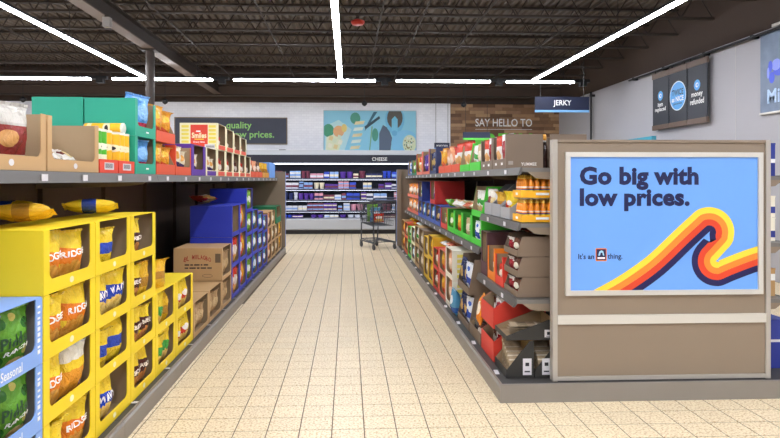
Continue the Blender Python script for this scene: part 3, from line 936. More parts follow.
def bagP(var, u, v, side):
    flop, seed, fat = var
    x = .5*u*(1-.10*math.sin(math.pi*v))
    vv = min(1, max(0, (v-.045)/.91))
    prof = max(0, 1-abs(u)**3.4)**.62 * max(0, math.sin(math.pi*vv))**.42 * (1.1-.28*v)*fat
    wv = math.exp(-v/.1)*.6 + math.exp(-(1-v)/.13)
    n = noise.noise(Vector((u*2.2+seed, v*3.1, seed*1.7+side)))
    n2 = noise.noise(Vector((u*4.5+seed*3, v*6, seed+side*2)))
    n3 = noise.noise(Vector((u*9+seed*5, v*12, seed+side*4)))
    y = side*.5*prof*(1+.28*n+.16*n2+.09*n3) + .05*wv*math.sin(8*u+seed) + .03*wv*math.sin(19*u+2*seed)
    x += .015*noise.noise(Vector((v*5, seed, u)))
    z = v
    if v > .66:
        a = (v-.66)/.34
        y -= flop*a*a*1.1
        z -= abs(flop)*.16*a*a
        x += .03*seed/10*a
    return (x, y, z)
VARS = {'a': (0.0, 1.3, .9), 'b': (.12, 4.1, .9), 'c': (.32, 7.7, .92), 'd': (-.2, 2.2, .95), 'e': (.5, 9.3, .85)}
NU, NV = 18, 26
_bm = {}
def bag_mesh(vk):
    if vk in _bm: return _bm[vk]
    var = VARS[vk]
    vs = []; fs = []
    cols = 2*NU
    for j in range(NV+1):
        v = j/NV
        for i in range(cols):
            if i < NU:  u, sd = -1+2*i/NU, -1
            else:       u, sd = 1-2*(i-NU)/NU, 1
            vs.append(bagP(var, u, v, sd))
    for j in range(NV):
        for i in range(cols):
            k = (i+1) % cols
            fs.append((j*cols+i, j*cols+k, (j+1)*cols+k, (j+1)*cols+i))
    for j, rev in ((0, False), (NV, True)):
        for i in range(1, NU):
            a = j*cols
            if i == 1: q = (a, a+1, a+cols-1)
            else: q = (a+i-1, a+i, a+cols-i, a+cols-i+1)
            fs.append(q if rev else q[::-1])
        fs.append((j*cols+NU-1, j*cols+NU, j*cols+NU+1) if rev else (j*cols+NU+1, j*cols+NU, j*cols+NU-1))
    me = MB().add(vs, fs).mesh('bag', m_inkw, smooth=True)
    # crimped seal strip along the top
    sv = []; sf = []
    for i in range(NU+1):
        u = -1+2*i/NU
        for v in (.955, 1.0):
            for sd in (-1, 1):
                q = bagP(var, u, v, sd); sv.append((q[0], q[1]+sd*.03+.02*math.sin(i*3.1), q[2]+.003))
    for i in range(NU):
        a = 4*i; b_ = a+4
        sf += [(a, b_, b_+2, a+2), (b_+1, a+1, a+3, b_+3), (a+2, b_+2, b_+3, a+3)]
    seal = MB().add(sv, sf).mesh('top_seal', m_inkw)
    _bm[vk] = (me, seal)
    return _bm[vk]
_bt = {}
def bag_text(vk, s, u0, u1, v0, v1, slant=0.0, bold=.03):
    key = (vk, s, u0, u1, v0, v1, slant)
    if key not in _bt:
        vs, fs, x0, x1, y0, y1 = text2d(s, bold)
        out = []
        for x, y in vs:
            a = (x-x0)/(x1-x0); b_ = (y-y0)/(y1-y0)
            u = u0+(u1-u0)*a; v = v0+(v1-v0)*b_+slant*(a-.5)
            p = bagP(VARS[vk], u, v, -1)
            out.append((p[0], p[1]-.075, p[2]))
        _bt[key] = MB().add(out, fs).mesh('lettering', m_inkw, fix=False)
    return _bt[key]

# designs: material, seal colour, short description, lettering list
DES = {}
def design(k, base, shapes, desc, seal=None, text=(), rough=.24, bump=.6, metal=0.0):
    DES[k] = (print_mat('bag_'+k, base, shapes, rough, bump, metal), M('seal_'+(seal or base), seal or base, .35), desc, text)
Y_ = '#f2cf2e'
design('ridge', Y_, [('band', .40, .72, '#ee8420', .12), ('chips', .5, .18, .42, .24, '#d98a2c', '#f0b64e')], 'yellow bag with orange band', '#e6c22a', [('RIDGE', -.75, .75, .52, .64, .06, '#fbf3e6')])
design('silver', '#e9e4d6', [('band', .0, .55, '#eda02c'), ('band', .55, .72, Y_), ('disc', .7, .2, .09, .07, '#3f63b8')], 'chip bag showing its silvery back', '#d9d9da', metal=.1)
design('wavy', Y_, [('band', .42, .74, '#1c3fb4', .1), ('chips', .5, .2, .42, .25, '#e6b744', '#f6dc86')], 'yellow bag with royal blue band', '#e9cb2e', [('WAVY', -.7, .7, .53, .67, .05, '#f4f4f8')])
design('plainblue', Y_, [('band', .40, .66, '#2344b0')], 'yellow bag with plain blue stripe', '#e0bf28', ())
design('barbecue', Y_, [('band', .36, .70, '#4c1f1a', .05), ('chips', .55, .18, .40, .24, '#b9622c', '#e0a058')], 'yellow bag with brown band', '#ecc92a', [('BARBECUE', -.75, .75, .50, .60, .03, '#f6e9d8')])
design('greenspot', Y_, [('disc', .5, .5, .36, .17, '#3d9a3c'), ('chips', .5, .2, .36, .22, '#e2b23f', '#f5d988')], 'yellow bag with green oval', '#f0d536')
design('redspot', Y_, [('band', .44, .66, '#d23a26', .35), ('chips', .5, .2, .4, .22, '#e2a83a', '#f5d47a'), ('disc', .5, .56, .22, .10, '#f3e9df')], 'yellow bag with slanting red band', '#f0d536')
design('pickle', '#5f9a2e', [('disc', .24, .80, .13, .09, '#2f6a26'), ('disc', .80, .74, .11, .08, '#2f6a26'), ('disc', .22, .20, .15, .11, '#2f6a26'), ('disc', .82, .3, .08, .06, '#c9bf5a'), ('disc', .55, .86, .08, .06, '#c9bf5a'), ('chips', .66, .10, .22, .11, '#cfa24a', '#ead08a')], 'green pickle chip bag', '#86b84a', [('Pickle', -.55, .6, .44, .62, .08, '#1f4a1c'), ('RANCH', -.35, .65, .33, .41, .08, '#f3f6e6')])
design('purple', '#4b2a86', [('band', .30, .62, '#5c2ea0'), ('disc', .8, .12, .18, .10, '#b07a3c')], 'deep purple snack bag', '#5c3a96', [('es', .2, .8, .42, .54, .05, '#efe9f6')])
design('maroonlabel', '#bdb7ae', [('band', .22, .66, '#8c2f2a'), ('disc', .35, .46, .2, .13, '#d29a5c'), ('band', .70, .9, '#cdc8bf')], 'silver white bag with maroon label', '#b5b0a8')
design('smallwhite', '#e4dfd6', [('disc', .4, .5, .28, .22, '#7a2c34'), ('chips', .7, .4, .2, .3, '#d9b26a', '#efe0b4')], 'crumpled white snack packet', '#ddd8d0')
design('darkpack', '#55504c', [('band', .4, .7, '#3a3434')], 'dark grey snack bag', '#5a5652')
design('bluefoil', '#5b9fe6', [('band', .1, .35, '#c2304a'), ('disc', .6, .6, .25, .2, '#86bdf2')], 'shiny sky blue snack bag', '#7ab4ee', rough=.18, bump=.7)
design('orangey', '#e69a24', [('band', .25, .55, '#d9502a', .3), ('disc', .35, .75, .3, .12, '#f2c23a')], 'orange and gold bag', '#eaa83a', bump=.6)
design('creambag', '#e6d9bd', [('band', .3, .55, '#4a3a6a', .2), ('disc', .4, .7, .25, .14, '#e2a04a')], 'cream snack bag with violet print', '#e0d4bc')
design('kraftbag', '#b08f66', [('disc', .5, .5, .3, .2, '#c7a97e')], 'brown paper tortilla chip bag', '#a88860', rough=.75, bump=.6)
design('redchip', '#d8402c', [('disc', .5, .55, .3, .2, '#f0e2d2'), ('chips', .5, .2, .4, .2, '#e6a046', '#f0c878')], 'red bag with pale oval', '#c43a2a')
design('limechip', '#7cb83a', [('disc', .5, .6, .32, .16, '#eef2e0'), ('band', .1, .3, '#4d8f2e')], 'lime green chip bag', '#86c044')
design('tealchip', '#5aa0c8', [('disc', .5, .6, .32, .18, '#e8f2f6'), ('band', .12, .32, '#2c5fae')], 'light blue chip bag', '#6aaed2')
design('tanbag', '#cbb389', [('disc', .5, .55, .34, .2, '#ece0c6')], 'tan snack bag', '#c4ab80')
design('goldbag', '#e8b62a', [('band', .35, .6, '#b8842a')], 'gold snack bag', '#e0ae28')
design('whitered', '#efeae2', [('band', .68, 1.0, '#d8432c'), ('disc', .5, .4, .3, .18, '#e8b070')], 'white snack bag with red top', '#dd4a30')
design('whitegreen', '#eef0ea', [('band', .55, .75, '#46a54a', .15), ('disc', .45, .3, .25, .15, '#d9c08a')], 'white snack bag with green band', '#e6eae2')
design('peachbag', '#eaa074', [('disc', .5, .5, .3, .22, '#f2d6bc'), ('band', .05, .2, '#c86040')], 'peach coloured snack bag', '#e49a6e')
design('bluewhite', '#e6ecf6', [('band', .35, .65, '#2f50b8', .2), ('disc', .5, .8, .2, .08, '#4a70d0')], 'white bag with blue band', '#dfe6f2')
design('navybag', '#2a3560', [('disc', .5, .55, .3, .18, '#c9a86a'), ('band', .08, .25, '#8f9ac0')], 'navy snack bag with gold disc', '#39447a')
design('blackbag', '#22262c', [('disc', .5, .5, .3, .2, '#4a6a8a')], 'black snack bag', '#2e343c', rough=.22, bump=.7)
design('nutbag', '#6a3f30', [('disc', .5, .55, .32, .2, '#e2d6c6'), ('band', .08, .26, '#a8382c')], 'brown nut bag with white oval', '#5a382c')
design('sleeve', '#a89478', [('band', .78, .86, '#d8cbb6'), ('band', .2, .5, '#8d7a60')], 'thin brown paper sleeve', '#a08c70', rough=.8, bump=.2)
design('orangepack', '#ee8a1e', [('disc', .5, .55, .3, .24, '#f8ead2')], 'orange snack bag with pale disc', '#f0982e')
design('clearred', '#e8e2e0', [('chips', .5, .45, .42, .4, '#b8323a', '#8c2430')], 'clear bag of red candy', '#efeaea', rough=.2)

def bag(kind, loc, rz, W, T, H, label, group=None, var='a', tilt=(0, 0), name='snack_bag', cat='bag'):
    mat, seal, desc, text = DES[kind]
    me, sme = bag_mesh(var)
    o = link(name, me, loc=loc, scale=(W, T, H))
    o.rotation_euler = (tilt[0], tilt[1], rz)
    omat(o, mat)
    q = link('top_seal', sme, o); omat(q, seal)
    for (s, u0, u1, v0, v1, sl, hx) in text:
        q = link('lettering', bag_text(var, s, u0, u1, v0, v1, sl), o); omat(q, M('ink_'+hx, hx, .5))
    tag(o, label, cat, group)
    return o
_yr = {}
def yrange(vk):
    if vk not in _yr:
        me = bag_mesh(vk)[0]
        _yr[vk] = (min(v.co.y for v in me.vertices), max(v.co.y for v in me.vertices))
    return _yr[vk]
def fill(bx, where, items, Wb=None, Tb=.12, Hb=None, y0=.0, lean=6, yaw=13, group=None):
    """items: list of (design, fraction along the front 0..1 (0 = end nearest the camera), var, [scaleH], [y], [roll])"""
    F = bx['F']
    Wq = Wb or bx['W']*.42
    T2 = Tb*1.12
    placed = []
    half = bx['W']/2-.009
    for it in items:
        k, f, var = it[0], it[1], it[2]
        sh = it[3] if len(it) > 3 else 1.0
        roll = it[5]*.25 if len(it) > 5 else 0.0
        yw = yaw*random.uniform(.5, 1.2)
        H = (Hb or bx['H']*.86)*sh
        reach = Wq*.5*math.cos(R(yw)) + Tb*.35*math.sin(R(yw)) + .012
        c = max(-half+reach, min(half-reach, (f-.5)*bx['W'])) if reach < half else 0
        Wi = Wq
        clash = [abs(p[0]-c) for p in placed if abs(p[0]-c) < Wq]
        if clash and min(clash) > .66*Wq: Wi = (2*min(clash)-Wq)*.8
        near = [p for p in placed if abs(p[0]-c) < Wq*.66]
        y = y0
        if near: y = max(p[1] for p in near) + Tb*1.35
        placed.append((c, y))
        ymn = yrange(var)[0]
        yc = y + .010 - ymn*Tb + Wq*.5*math.sin(R(yw))*.8
        zc = bx['z'] + .0115 + abs(math.sin(R(roll)))*Wq*.5
        along = (bx['y0']+bx['y1'])/2 + c
        lab = '%s %s' % (DES[k][2], where)
        bag(k, F.w(along, bx['depth']+yc, zc), F.rz - F.side*R(yw), Wi, Tb, H, lab, group or (DES[k][2]+'s '+where)[:60], var, tilt=(R(lean), R(roll)))
# ================================================================== LEFT: floor deck stacks
ZD = .127
m_yel = cm('yellow', '#f6d624'); m_sea = cm('seasonal_blue', '#86abea'); m_kr = cm('kraft', '#c39d6d')
m_st = M('sticker_pale', '#f1ecc2', .5)
st_name = ('by the seasonal cartons', 'second past seasonal cartons', 'third past seasonal cartons', 'fourth past seasonal cartons', 'by the kraft cartons')
lay_name = ('bottom', 'second', 'third', 'top')
HB = .302
edges = (2.80, 3.365, 3.905, 4.40, 4.91, 5.445)
content = {
 (0, 3): [('ridge', .2, 'a'), ('ridge', .70, 'a', .95)],
 (0, 2): [('ridge', .2, 'b'), ('ridge', .75, 'a')],
 (0, 1): [('ridge', .2, 'a'), ('silver', .70, 'b', 1, 0, -4), ('ridge', .95, 'd')],
 (0, 0): [('redspot', .2, 'c', 1), ('ridge', .75, 'b', 1), ('redspot', .5, 'e', 1)],
 (1, 3): [('plainblue', .42, 'b', .9)],
 (1, 2): [('wavy', .22, 'a'), ('wavy', .75, 'b', 1, 0, -5)],
 (1, 1): [('plainblue', .3, 'c', 1), ('plainblue', .8, 'd', 1, 0, 8)],
 (1, 0): [('wavy', .40, 'a', .98)],
 (2, 3): [('barbecue', .33, 'a', .95)],
 (2, 2): [('barbecue', .25, 'c', 1.0), ('goldbag', .78, 'b', .95)],
 (2, 1): [('barbecue', .22, 'b'), ('barbecue', .75, 'c')],
 (2, 0): [('barbecue', .22, 'a'), ('barbecue', .75, 'a')],
 (3, 1): [('greenspot', .30, 'b'), ('goldbag', .8, 'd', .95)],
 (3, 0): [('greenspot', .22, 'c'), ('greenspot', .75, 'b')],
 (4, 1): [('redspot', .32, 'b', 1), ('redspot', .8, 'a')],
 (4, 0): [('redspot', .22, 'c'), ('redspot', .75, 'a')],
}
for ci in range(5):
    nl = 4 if ci < 3 else 2
    for l in range(nl):
        bx = carton(LDECK, edges[ci], edges[ci+1], ZD+l*HB, .40, HB, m_yel,
                    'yellow chip carton, %s layer of the stack %s' % (lay_name[l], st_name[ci]),
                    lip=.22, post=.055, top=(l == nl-1), sticker=m_st)
        fill(bx, 'in %s carton of yellow stack %s' % (lay_name[l], st_name[ci]), content[(ci, l)], Wb=.228, Tb=.125, Hb=.278)
# blue seasonal cartons
for l in range(3):
    bx = carton(LDECK, 2.23, 2.796, ZD+l*HB, .40, HB, m_sea, 'pale blue seasonal snack carton, %s layer beside the yellow cartons' % lay_name[l],
                lip=.24, post=.055, top=(l == 2), mi=M('grey_inside', '#8d8883', .8))
    fill(bx, 'in the %s layer, blue seasonal carton' % lay_name[l], [('purple', .2, 'b'), ('pickle', .74, 'a')], Wb=.25, Tb=.13, Hb=.278)
    lettering('Seasonal', m_inkw, bx['t'], (.03, -.001, .035), FACE_S, .16, .04, .015)
    for q in range(9):
        MB().box(.236, .258, -.0012, -.0004, .05+q*.026, .05+q*.026+random.choice((.01, .018))).build('printed_mark', m_inkw, bx['t'])
# bags lying on top of the yellow stacks
ztop = ZD+4*HB+.006
for (x, y, rz, var, des, lab) in ((-1.50, 3.78, 150, 'a', 'plainblue', 'blue striped yellow chip bag lying on top of the yellow cartons'),
                        (-1.54, 3.05, 150, 'b', 'goldbag', 'dull gold chip bag lying on top of the yellow cartons'),
                        (-1.80, 3.42, 130, 'd', 'plainblue', 'blue striped yellow bag lying furthest back on the yellow cartons')):
    o = bag(des, (x+.04, y+.07, ztop+.066), R(rz), .2, .09, .31, lab, None, var)
    o.rotation_euler = (R(-90), R(12), R(rz-40))
zt2 = ZD+2*HB+.006
bag('goldbag', LDECK.w(4.62, .09, zt2), LDECK.rz-R(25), .24, .13, .24, 'gold chip bag standing on the low yellow stack', None, 'c')
o = bag('goldbag', (-1.66, 5.2, zt2+.066), 0, .2, .09, .28, 'gold chip bag lying on the low yellow stack near kraft cartons')
o.rotation_euler = (R(-90), R(8), R(80))

# kraft tortilla cartons
for i, (a, b_) in enumerate(((5.46, 6.06), (6.07, 6.67), (6.68, 7.22))):
    nm = ('beside the yellow cartons', 'in the middle of the kraft row', 'under the big closed kraft box')[i]
    bx = carton(LDECK, a, b_, ZD, .52, .315, m_kr, 'low kraft carton of tortilla bags %s' % nm, lip=.12, post=.04, top=True)
    fill(bx, 'in the low kraft carton %s' % nm, [('kraftbag', .27, 'b'), ('kraftbag', .68, 'c', 1, .04)], Wb=.24, Tb=.14, Hb=.27)
bx = carton(LDECK, 6.68, 7.22, ZD+.322, .53, .36, m_kr, 'large kraft tortilla chip box with red arched lettering', lip=.1, post=.05, top=True)
fill(bx, 'in the large lettered kraft box', [('kraftbag', .3, 'b'), ('kraftbag', .7, 'c')], Wb=.24, Tb=.14, Hb=.31)
m_red = M('print_red', '#a8402c', .6)
# arched brand line on the side facing the shop front
side = bx['t']; xs = -bx['W']/2-.0015
word = 'EL MILAGRO'
for i, ch in enumerate(word):
    if ch == ' ': continue
    f = i/(len(word)-1)-.5
    lettering(ch, m_red, side, (xs, .27-f*.27, .265-.12*f*f), (R(90), -f*.4, R(-90)), .012 if ch == 'I' else .027, .05, .03)
for row, (zz, ws) in enumerate(((.17, (.05, .03, .06, .02, .05)), (.135, (.04, .07, .03, .06, .05)))):
    yy = .41
    for wq in ws:
        MB().box(-.0004, 0, yy-wq, yy, zz, zz+.014).build('printed_word', m_ink, side, loc=(xs, 0, 0))
        yy -= wq+.012
MB().box(-.0006, 0, -.03, .03, 0, .1).build('side_label', M('label_dark', '#6e5a44', .6), side, loc=(xs, .045, .2))
mb = MB(); mb.tube([(0, .055*math.cos(2*math.pi*i/20), .018*math.sin(2*math.pi*i/20)) for i in range(20)], .0015, 4, closed=True)
mb.build('oval_print', m_ink, side, loc=(xs, .16, .055))

# dark blue cartons
m_blu = cm('royal_blue', '#2636b4')
blue_cols = ((7.25, 7.76, 3, .375, [('redchip', .3, 'a'), ('redchip', .7, 'b')], 'beside the kraft boxes'),
             (7.77, 8.27, 3, .375, [('redchip', .3, 'b'), ('orangey', .7, 'a')], 'second from kraft boxes'),
             (8.28, 8.79, 4, .33, [('limechip', .3, 'a'), ('limechip', .7, 'b')], 'in the tallest blue stack'),
             (8.80, 9.33, 3, .33, [('limechip', .3, 'b'), ('tealchip', .7, 'a')], 'just past the tallest blue stack'),
             (9.34, 9.86, 3, .31, [('tealchip', .3, 'a'), ('tealchip', .7, 'c')], 'second past the tallest blue stack'),
             (9.87, 10.4, 3, .28, [('bluewhite', .3, 'a'), ('tealchip', .7, 'b')], 'last in the blue row'))
for (a, b_, n, h, it, nm) in blue_cols:
    for l in range(n):
        bx = carton(LDECK, a, b_, ZD+l*h, .5, h, m_blu, 'royal blue chip carton, %s layer, stack %s' % (lay_name[l], nm), lip=.14, post=.04, top=(l == n-1))
        if not (a < 7.7 and l == 2):
            fill(bx, 'in %s carton of the blue stack %s' % (lay_name[l], nm), it+[it[0]], Wb=.2, Tb=.13, Hb=h*.9)
o = bag('redchip', (-1.75, 7.75, ZD+3*.375+.075), 0, .24, .1, .3, 'red chip bag lying on top of the blue cartons', None, 'c'); o.rotation_euler = (R(-90), 0, R(60))
o = bag('limechip', (-1.68, 9.05, ZD+3*.33+.08), 0, .24, .1, .3, 'lime green chip bag lying on top of the blue cartons', None, 'b'); o.rotation_euler = (R(-90), 0, R(100))
m_tan = cm('tan', '#b9925e'); m_grn = cm('bottle_green', '#1f7a50')
far = ((10.43, 10.95, 3, .29, m_tan, 'peachbag', 'tan'), (10.96, 11.5, 3, .29, m_kr, 'tanbag', 'kraft'), (11.51, 12.05, 2, .29, m_tan, 'tanbag', 'light tan'), (12.06, 12.6, 2, .29, m_kr, 'goldbag', 'last kraft'))
for (a, b_, n, h, mm, ds, nm) in far:
    for l in range(n):
        bx = carton(LDECK, a, b_, ZD+l*h, .5, h, mm, '%s snack carton, %s layer, past the blue cartons' % (nm, lay_name[l]), lip=.14, post=.04, top=(l == n-1))
        fill(bx, 'in %s %s carton past the blue ones' % (lay_name[l], nm), [(ds, .25, 'a'), (ds, .7, 'b'), (ds, .5, 'c')], Wb=.2, Tb=.13, Hb=h*.9)
bx = carton(LDECK, 11.7, 12.5, ZD+2*.29+.006, .5, .33, m_grn, 'dark green carton on top of the far tan cartons', lip=.35, post=.05, top=True)

# ================================================================== LEFT: top shelf
ZS = 1.6145
bx = carton(LTOP, 2.47, 3.10, ZS, .38, .29, m_kr, 'kraft carton of silver white bags on the top shelf', lip=.24, post=.045, sticker=m_tag)
fill(bx, 'in the kraft carton on the top shelf', [('maroonlabel', .15, 'b', 1), ('maroonlabel', .70, 'a', 1.02, .02)], Wb=.23, Tb=.14, Hb=.31, yaw=16)
bx = carton(LTOP, 3.11, 3.74, ZS, .38, .29, m_kr, 'nearly empty kraft carton beside the red can trays', lip=.22, post=.045, sticker=m_tag)
F = LTOP
bag('darkpack', F.w(3.42, .325, ZS+.011), F.rz, .22, .06, .2, 'dark grey bag at the back of the nearly empty kraft carton')
for i, (al, dd, rz) in enumerate(((3.30, .11, 80), (3.45, .10, 100), (3.60, .11, 70))):
    o = bag('smallwhite', F.w(al, dd, ZS+.075), 0, .10, .05, .14, 'crumpled white packet in the nearly empty kraft carton', 'white packets in the nearly empty carton', 'c')
    o.rotation_euler = (R(-70), 0, R(rz))
# cans in red trays
m_tray = cm('red_tray', '#e2452c')
def can_mesh():
    body = MB().lathe([(.036, .004), (.0375, .01), (.0375, .252), (.036, .256)], 18).mesh('snack_can', m_inkw, smooth=False)
    lid = MB().lathe([(.039, .2565), (.039, .270), (.036, .272)], 18).mesh('lid', M('lid_white', '#e9e6da', .3))
    rim = MB().lathe([(.038, 0), (.038, .0038)], 18).mesh('rim', M('can_steel', '#b8b8b4', .3, .8))
    face = MB()
    return body, lid, rim
cb, cl, crm = can_mesh()
cmats = {'yellow': print_mat('can_yellow', '#f3b91e', [('disc', .5, .62, .7, .10, '#f7e3c0'), ('disc', .5, .62, .30, .05, '#2a2320'), ('band', .08, .2, '#f0d9a0')], .35, 0),
         'green': print_mat('can_green', '#4fb32e', [('disc', .5, .62, .7, .10, '#f2efda'), ('disc', .5, .62, .30, .05, '#2a2320'), ('band', .2, .42, '#e9e6c8')], .35, 0)}
def can(kind, loc, lab, group=None, rot=None):
    o = link('snack_can', cb, loc=loc, rot=rot); omat(o, cmats[kind]); tag(o, lab, 'can', group)
    link('lid', cl, o); link('rim', crm, o)
    return o
for ti, (a, b_) in enumerate(((3.75, 4.05), (4.06, 4.355))):
    wh_ = ('beside the kraft carton', 'beside the green cartons')[ti]
    bx = carton(LTOP, a, b_, ZS, .26, .085, m_tray, 'low red can tray %s' % wh_, kind='tray', lip=1.0, cut=.2)
    MB().box(-.075, .075, -.001, -.0003, .02, .066).build('barcode_label', m_tag, bx['t'])
    for q in range(9):
        MB().box(-.06+q*.013, -.06+q*.013+.006, -.0016, -.0011, .03, .06).build('bar', m_ink, bx['t'])
    for r in range(3):
        for k in range(3):
            kind = 'green' if ti == 0 and k < 2 else 'yellow'
            can(kind, F.w(a+.065+k*.083, .055+r*.079, ZS+.009), '%s snack can standing in the red tray %s' % (kind, wh_), '%s cans in the tray %s' % (kind, wh_))
can('yellow', (-1.86, 4.30, ZS+.3215), 'yellow snack can lying across the standing cans', None, (0, R(90), 0))
# green cartons with blue bags, two layers, two deep
m_tg = cm('teal_green', '#1fa184')
for l in range(2):
    for dd in (0, 1):
        lab = 'teal green carton, %s layer, %s' % (('lower', 'upper')[l], ('at the shelf front beside the can trays', 'behind the front green carton')[dd])
        bx = carton(LTOP, 4.365, 4.83, ZS+l*.275, .36, .275, m_tg, lab, lip=.28, post=.05, depth=dd*.37, top=(dd == 1 and l == 1))
        if dd == 0:
            fill(bx, 'in the %s teal green carton' % ('lower', 'upper')[l], [('bluefoil', .56, 'b', 1.0)], Wb=.31, Tb=.16, Hb=.262 if l == 0 else .33, yaw=10)
            MB().box(0, .06, -.0012, -.0004, .034, .046).build('printed_mark', m_inkw, bx['t'])
m_or = cm('orange_red', '#e0552f')
for l in range(2):
    bx = carton(LTOP, 4.84, 5.36, ZS+l*.27, .36, .27, m_or, 'orange red tray carton, %s layer beside the teal green cartons' % ('lower', 'upper')[l], lip=.32, kind='tray', cut=.25)
    fill(bx, 'in the %s orange red tray carton' % ('lower', 'upper')[l], [('orangey', .25, 'b', 1.1), ('orangey', .75, 'c', 1.05)], Wb=.22, Tb=.13, Hb=.232 if l == 0 else .27)
    disc_me = None
bx = carton(LTOP, 5.37, 5.90, ZS, .36, .27, m_or, 'single layer orange red carton of cream bags on the top shelf', lip=.28, kind='frame', post=.02)
fill(bx, 'in the single orange red carton', [('creambag', .3, 'b'), ('creambag', .68, 'c', .9)], Wb=.22, Tb=.12, Hb=.26)
m_pur = cm('purple', '#5b2a9a'); m_crm = cm('cream', '#efe6bf')
H1 = .31
bx = carton(LTOP, 5.91, 6.50, ZS, .40, H1, m_pur, 'purple carton on the top shelf beside the cream cartons', lip=.2, post=.10, top=True)
fill(bx, 'in the purple carton', [('creambag', .4, 'b', .8)], Wb=.2, Tb=.12)
low = [6.51, 7.06, 7.54, 8.02, 8.50, 8.98, 9.46]
for i in range(6):
    nm = ('beside the purple one', 'second along', 'third along', 'fourth along', 'fifth along', 'last in row')[i]
    bx = carton(LTOP, low[i], low[i+1], ZS, .44, H1, m_crm, 'cream framed snack carton, lower layer, %s' % nm, lip=.2, post=.05, top=True)
    ml = ('creambag', 'redchip', 'redchip', 'nutbag', 'redchip', 'nutbag')[i]
    fill(bx, 'in the lower cream carton %s' % nm, [(ml, .35, 'b', .8), (ml, .68, 'c', .75, .06)], Wb=.2, Tb=.12)
    MB().box(-bx['W']/2+.052, bx['W']/2-.052, -.0012, -.0003, .004, .055).build('printed_strip', M('strip_red', '#e0502c', .5) if i else M('strip_purple', '#5b2a9a', .5), bx['t'])
up = [7.08, 7.58, 8.08, 8.58, 9.08]
for i in range(4):
    nm = ('with red smile print', 'second along', 'third along', 'last in row')[i]
    bx = carton(LTOP, up[i], up[i+1], ZS+H1+.005, .44, H1-.02*i, m_crm, 'cream framed snack carton, upper layer, %s' % nm, lip=.2, post=.05, top=True)
    fill(bx, 'in the upper cream carton %s' % nm, [(('redchip', 'nutbag', 'nutbag', 'redchip')[i], .4, 'b', .6)], Wb=.2, Tb=.12)
    MB().box(-bx['W']/2+.052, bx['W']/2-.052, -.0012, -.0003, .004, .055).build('printed_strip', M('strip_red'), bx['t'])
    if i == 0:
        xs = -bx['W']/2-.001; tt = bx['t']; fs = (R(90), 0, R(-90))
        MB().box(-.001, 0, .115, .315, .004, .29).build('printed_panel', M('smile_red', '#e0402a', .5), tt, loc=(xs, 0, 0))
        for yy in (.02, .335):
            for k in range(6):
                MB().box(-.001, 0, yy, yy+.085, .03+k*.045, .03+k*.045+.03).build('printed_patch', M('patch_yellow', '#ead75a', .5), tt, loc=(xs, 0, 0))
        lettering('Smiles', M('print_cream', '#f6ecc0', .5), tt, (xs-.002, .215, .165), fs, .17, .065, .03)
        MB().box(-.0016, -.001, .20, .25, .205, .22).build('printed_mark', m_inkw, tt, loc=(xs, 0, 0))
        lettering('Every Bite', m_inkw, tt, (xs-.002, .215, .085), fs, .13, .025, .02)
        MB().prism([(.275, .125), (.155, .125), (.165, .113), (.265, .113)], 'x', -.002, -.0012).build('smile_line', M('smile_yellow', '#f2c838', .5), tt, loc=(xs, 0, 0))
        MB().box(-.003, -.0022, .03, .15, .005, .06).build('shipping_label', m_tag, tt, loc=(xs, 0, 0))
        for q in range(8):
            MB().box(-.0036, -.0031, .04+q*.012, .046+q*.012, .02, .045).build('bar', m_ink, tt, loc=(xs, 0, 0))
for i, (a, b_, mm, ds, nm) in enumerate(((9.48, 9.9, m_or, 'redchip', 'first'), (9.91, 10.33, m_or, 'peachbag', 'second'), (10.34, 10.76, m_or, 'nutbag', 'third'),
                                        (10.77, 11.2, cm('gold', '#d99a2c'), 'goldbag', 'fourth'), (11.21, 11.65, cm('gold', '#d99a2c'), 'goldbag', 'fifth'))):
    bx = carton(LTOP, a, b_, ZS, .36, .26, mm, 'low tray carton on the top shelf, %s past the cream cartons' % nm, lip=.35, kind='tray', cut=.3)
    fill(bx, 'in the %s tray past the cream cartons' % nm, [(ds, .28, 'b', 1.0), (ds, .7, 'c', 1.0)], Wb=.22, Tb=.13, Hb=.27)
bx = carton(LTOP, 11.7, 12.6, ZS, .5, .3, cm('sky_blue', '#6fa0e8'), 'sky blue closed carton at the far end of the top shelf', kind='closed', top=True)
# ================================================================== RIGHT: top shelf
ZR = 1.6645
m_tp = cm('taupe', '#7d6a58'); m_tpi = M('taupe_inside', '#6e5d4e', .8)
for i, (a, b_) in enumerate(((4.83, 5.29), (5.30, 5.76))):
    nm = ('at the sign end', 'second from the sign end')[i]
    bx = carton(RTOP, a, b_, ZR, .31, .285, m_tp, 'taupe display carton on the top shelf %s' % nm, lip=.28, post=.03, mi=m_tpi, kind='frame')
    fill(bx, 'in the taupe carton %s' % nm, [('clearred', .3, 'a', 1.05), ('whitered', .7, 'b', 1.05)], Wb=.2, Tb=.1, Hb=.27)
    if i == 0:
        lettering('YUMMEE', M('pale_print', '#e9e2d8', .6), bx['t'], (bx['W']/2+.001, .19, .035), (R(90), 0, R(90)), .13, .026, .03)
        MB().box(0, .0006, -.02, .02, 0, .03).build('side_mark', M('mark_grey', '#a59a8e', .6), bx['t'], loc=(bx['W']/2+.0005, .04, .03))
    for sx in (-.1, .1):
        MB().prism([(sx-.03, .03), (sx+.03, .03), (sx+.03, .055), (sx+.012, .045), (sx, .055), (sx-.012, .045), (sx-.03, .055)], 'y', -.0012, -.0004).build('printed_mark', m_inkw, bx['t'])
bx = carton(RTOP, 4.83, 5.3, ZR, .3, .285, m_tp, 'taupe carton on the top shelf behind the dark bottle', lip=.28, post=.03, mi=m_tpi, depth=.375)
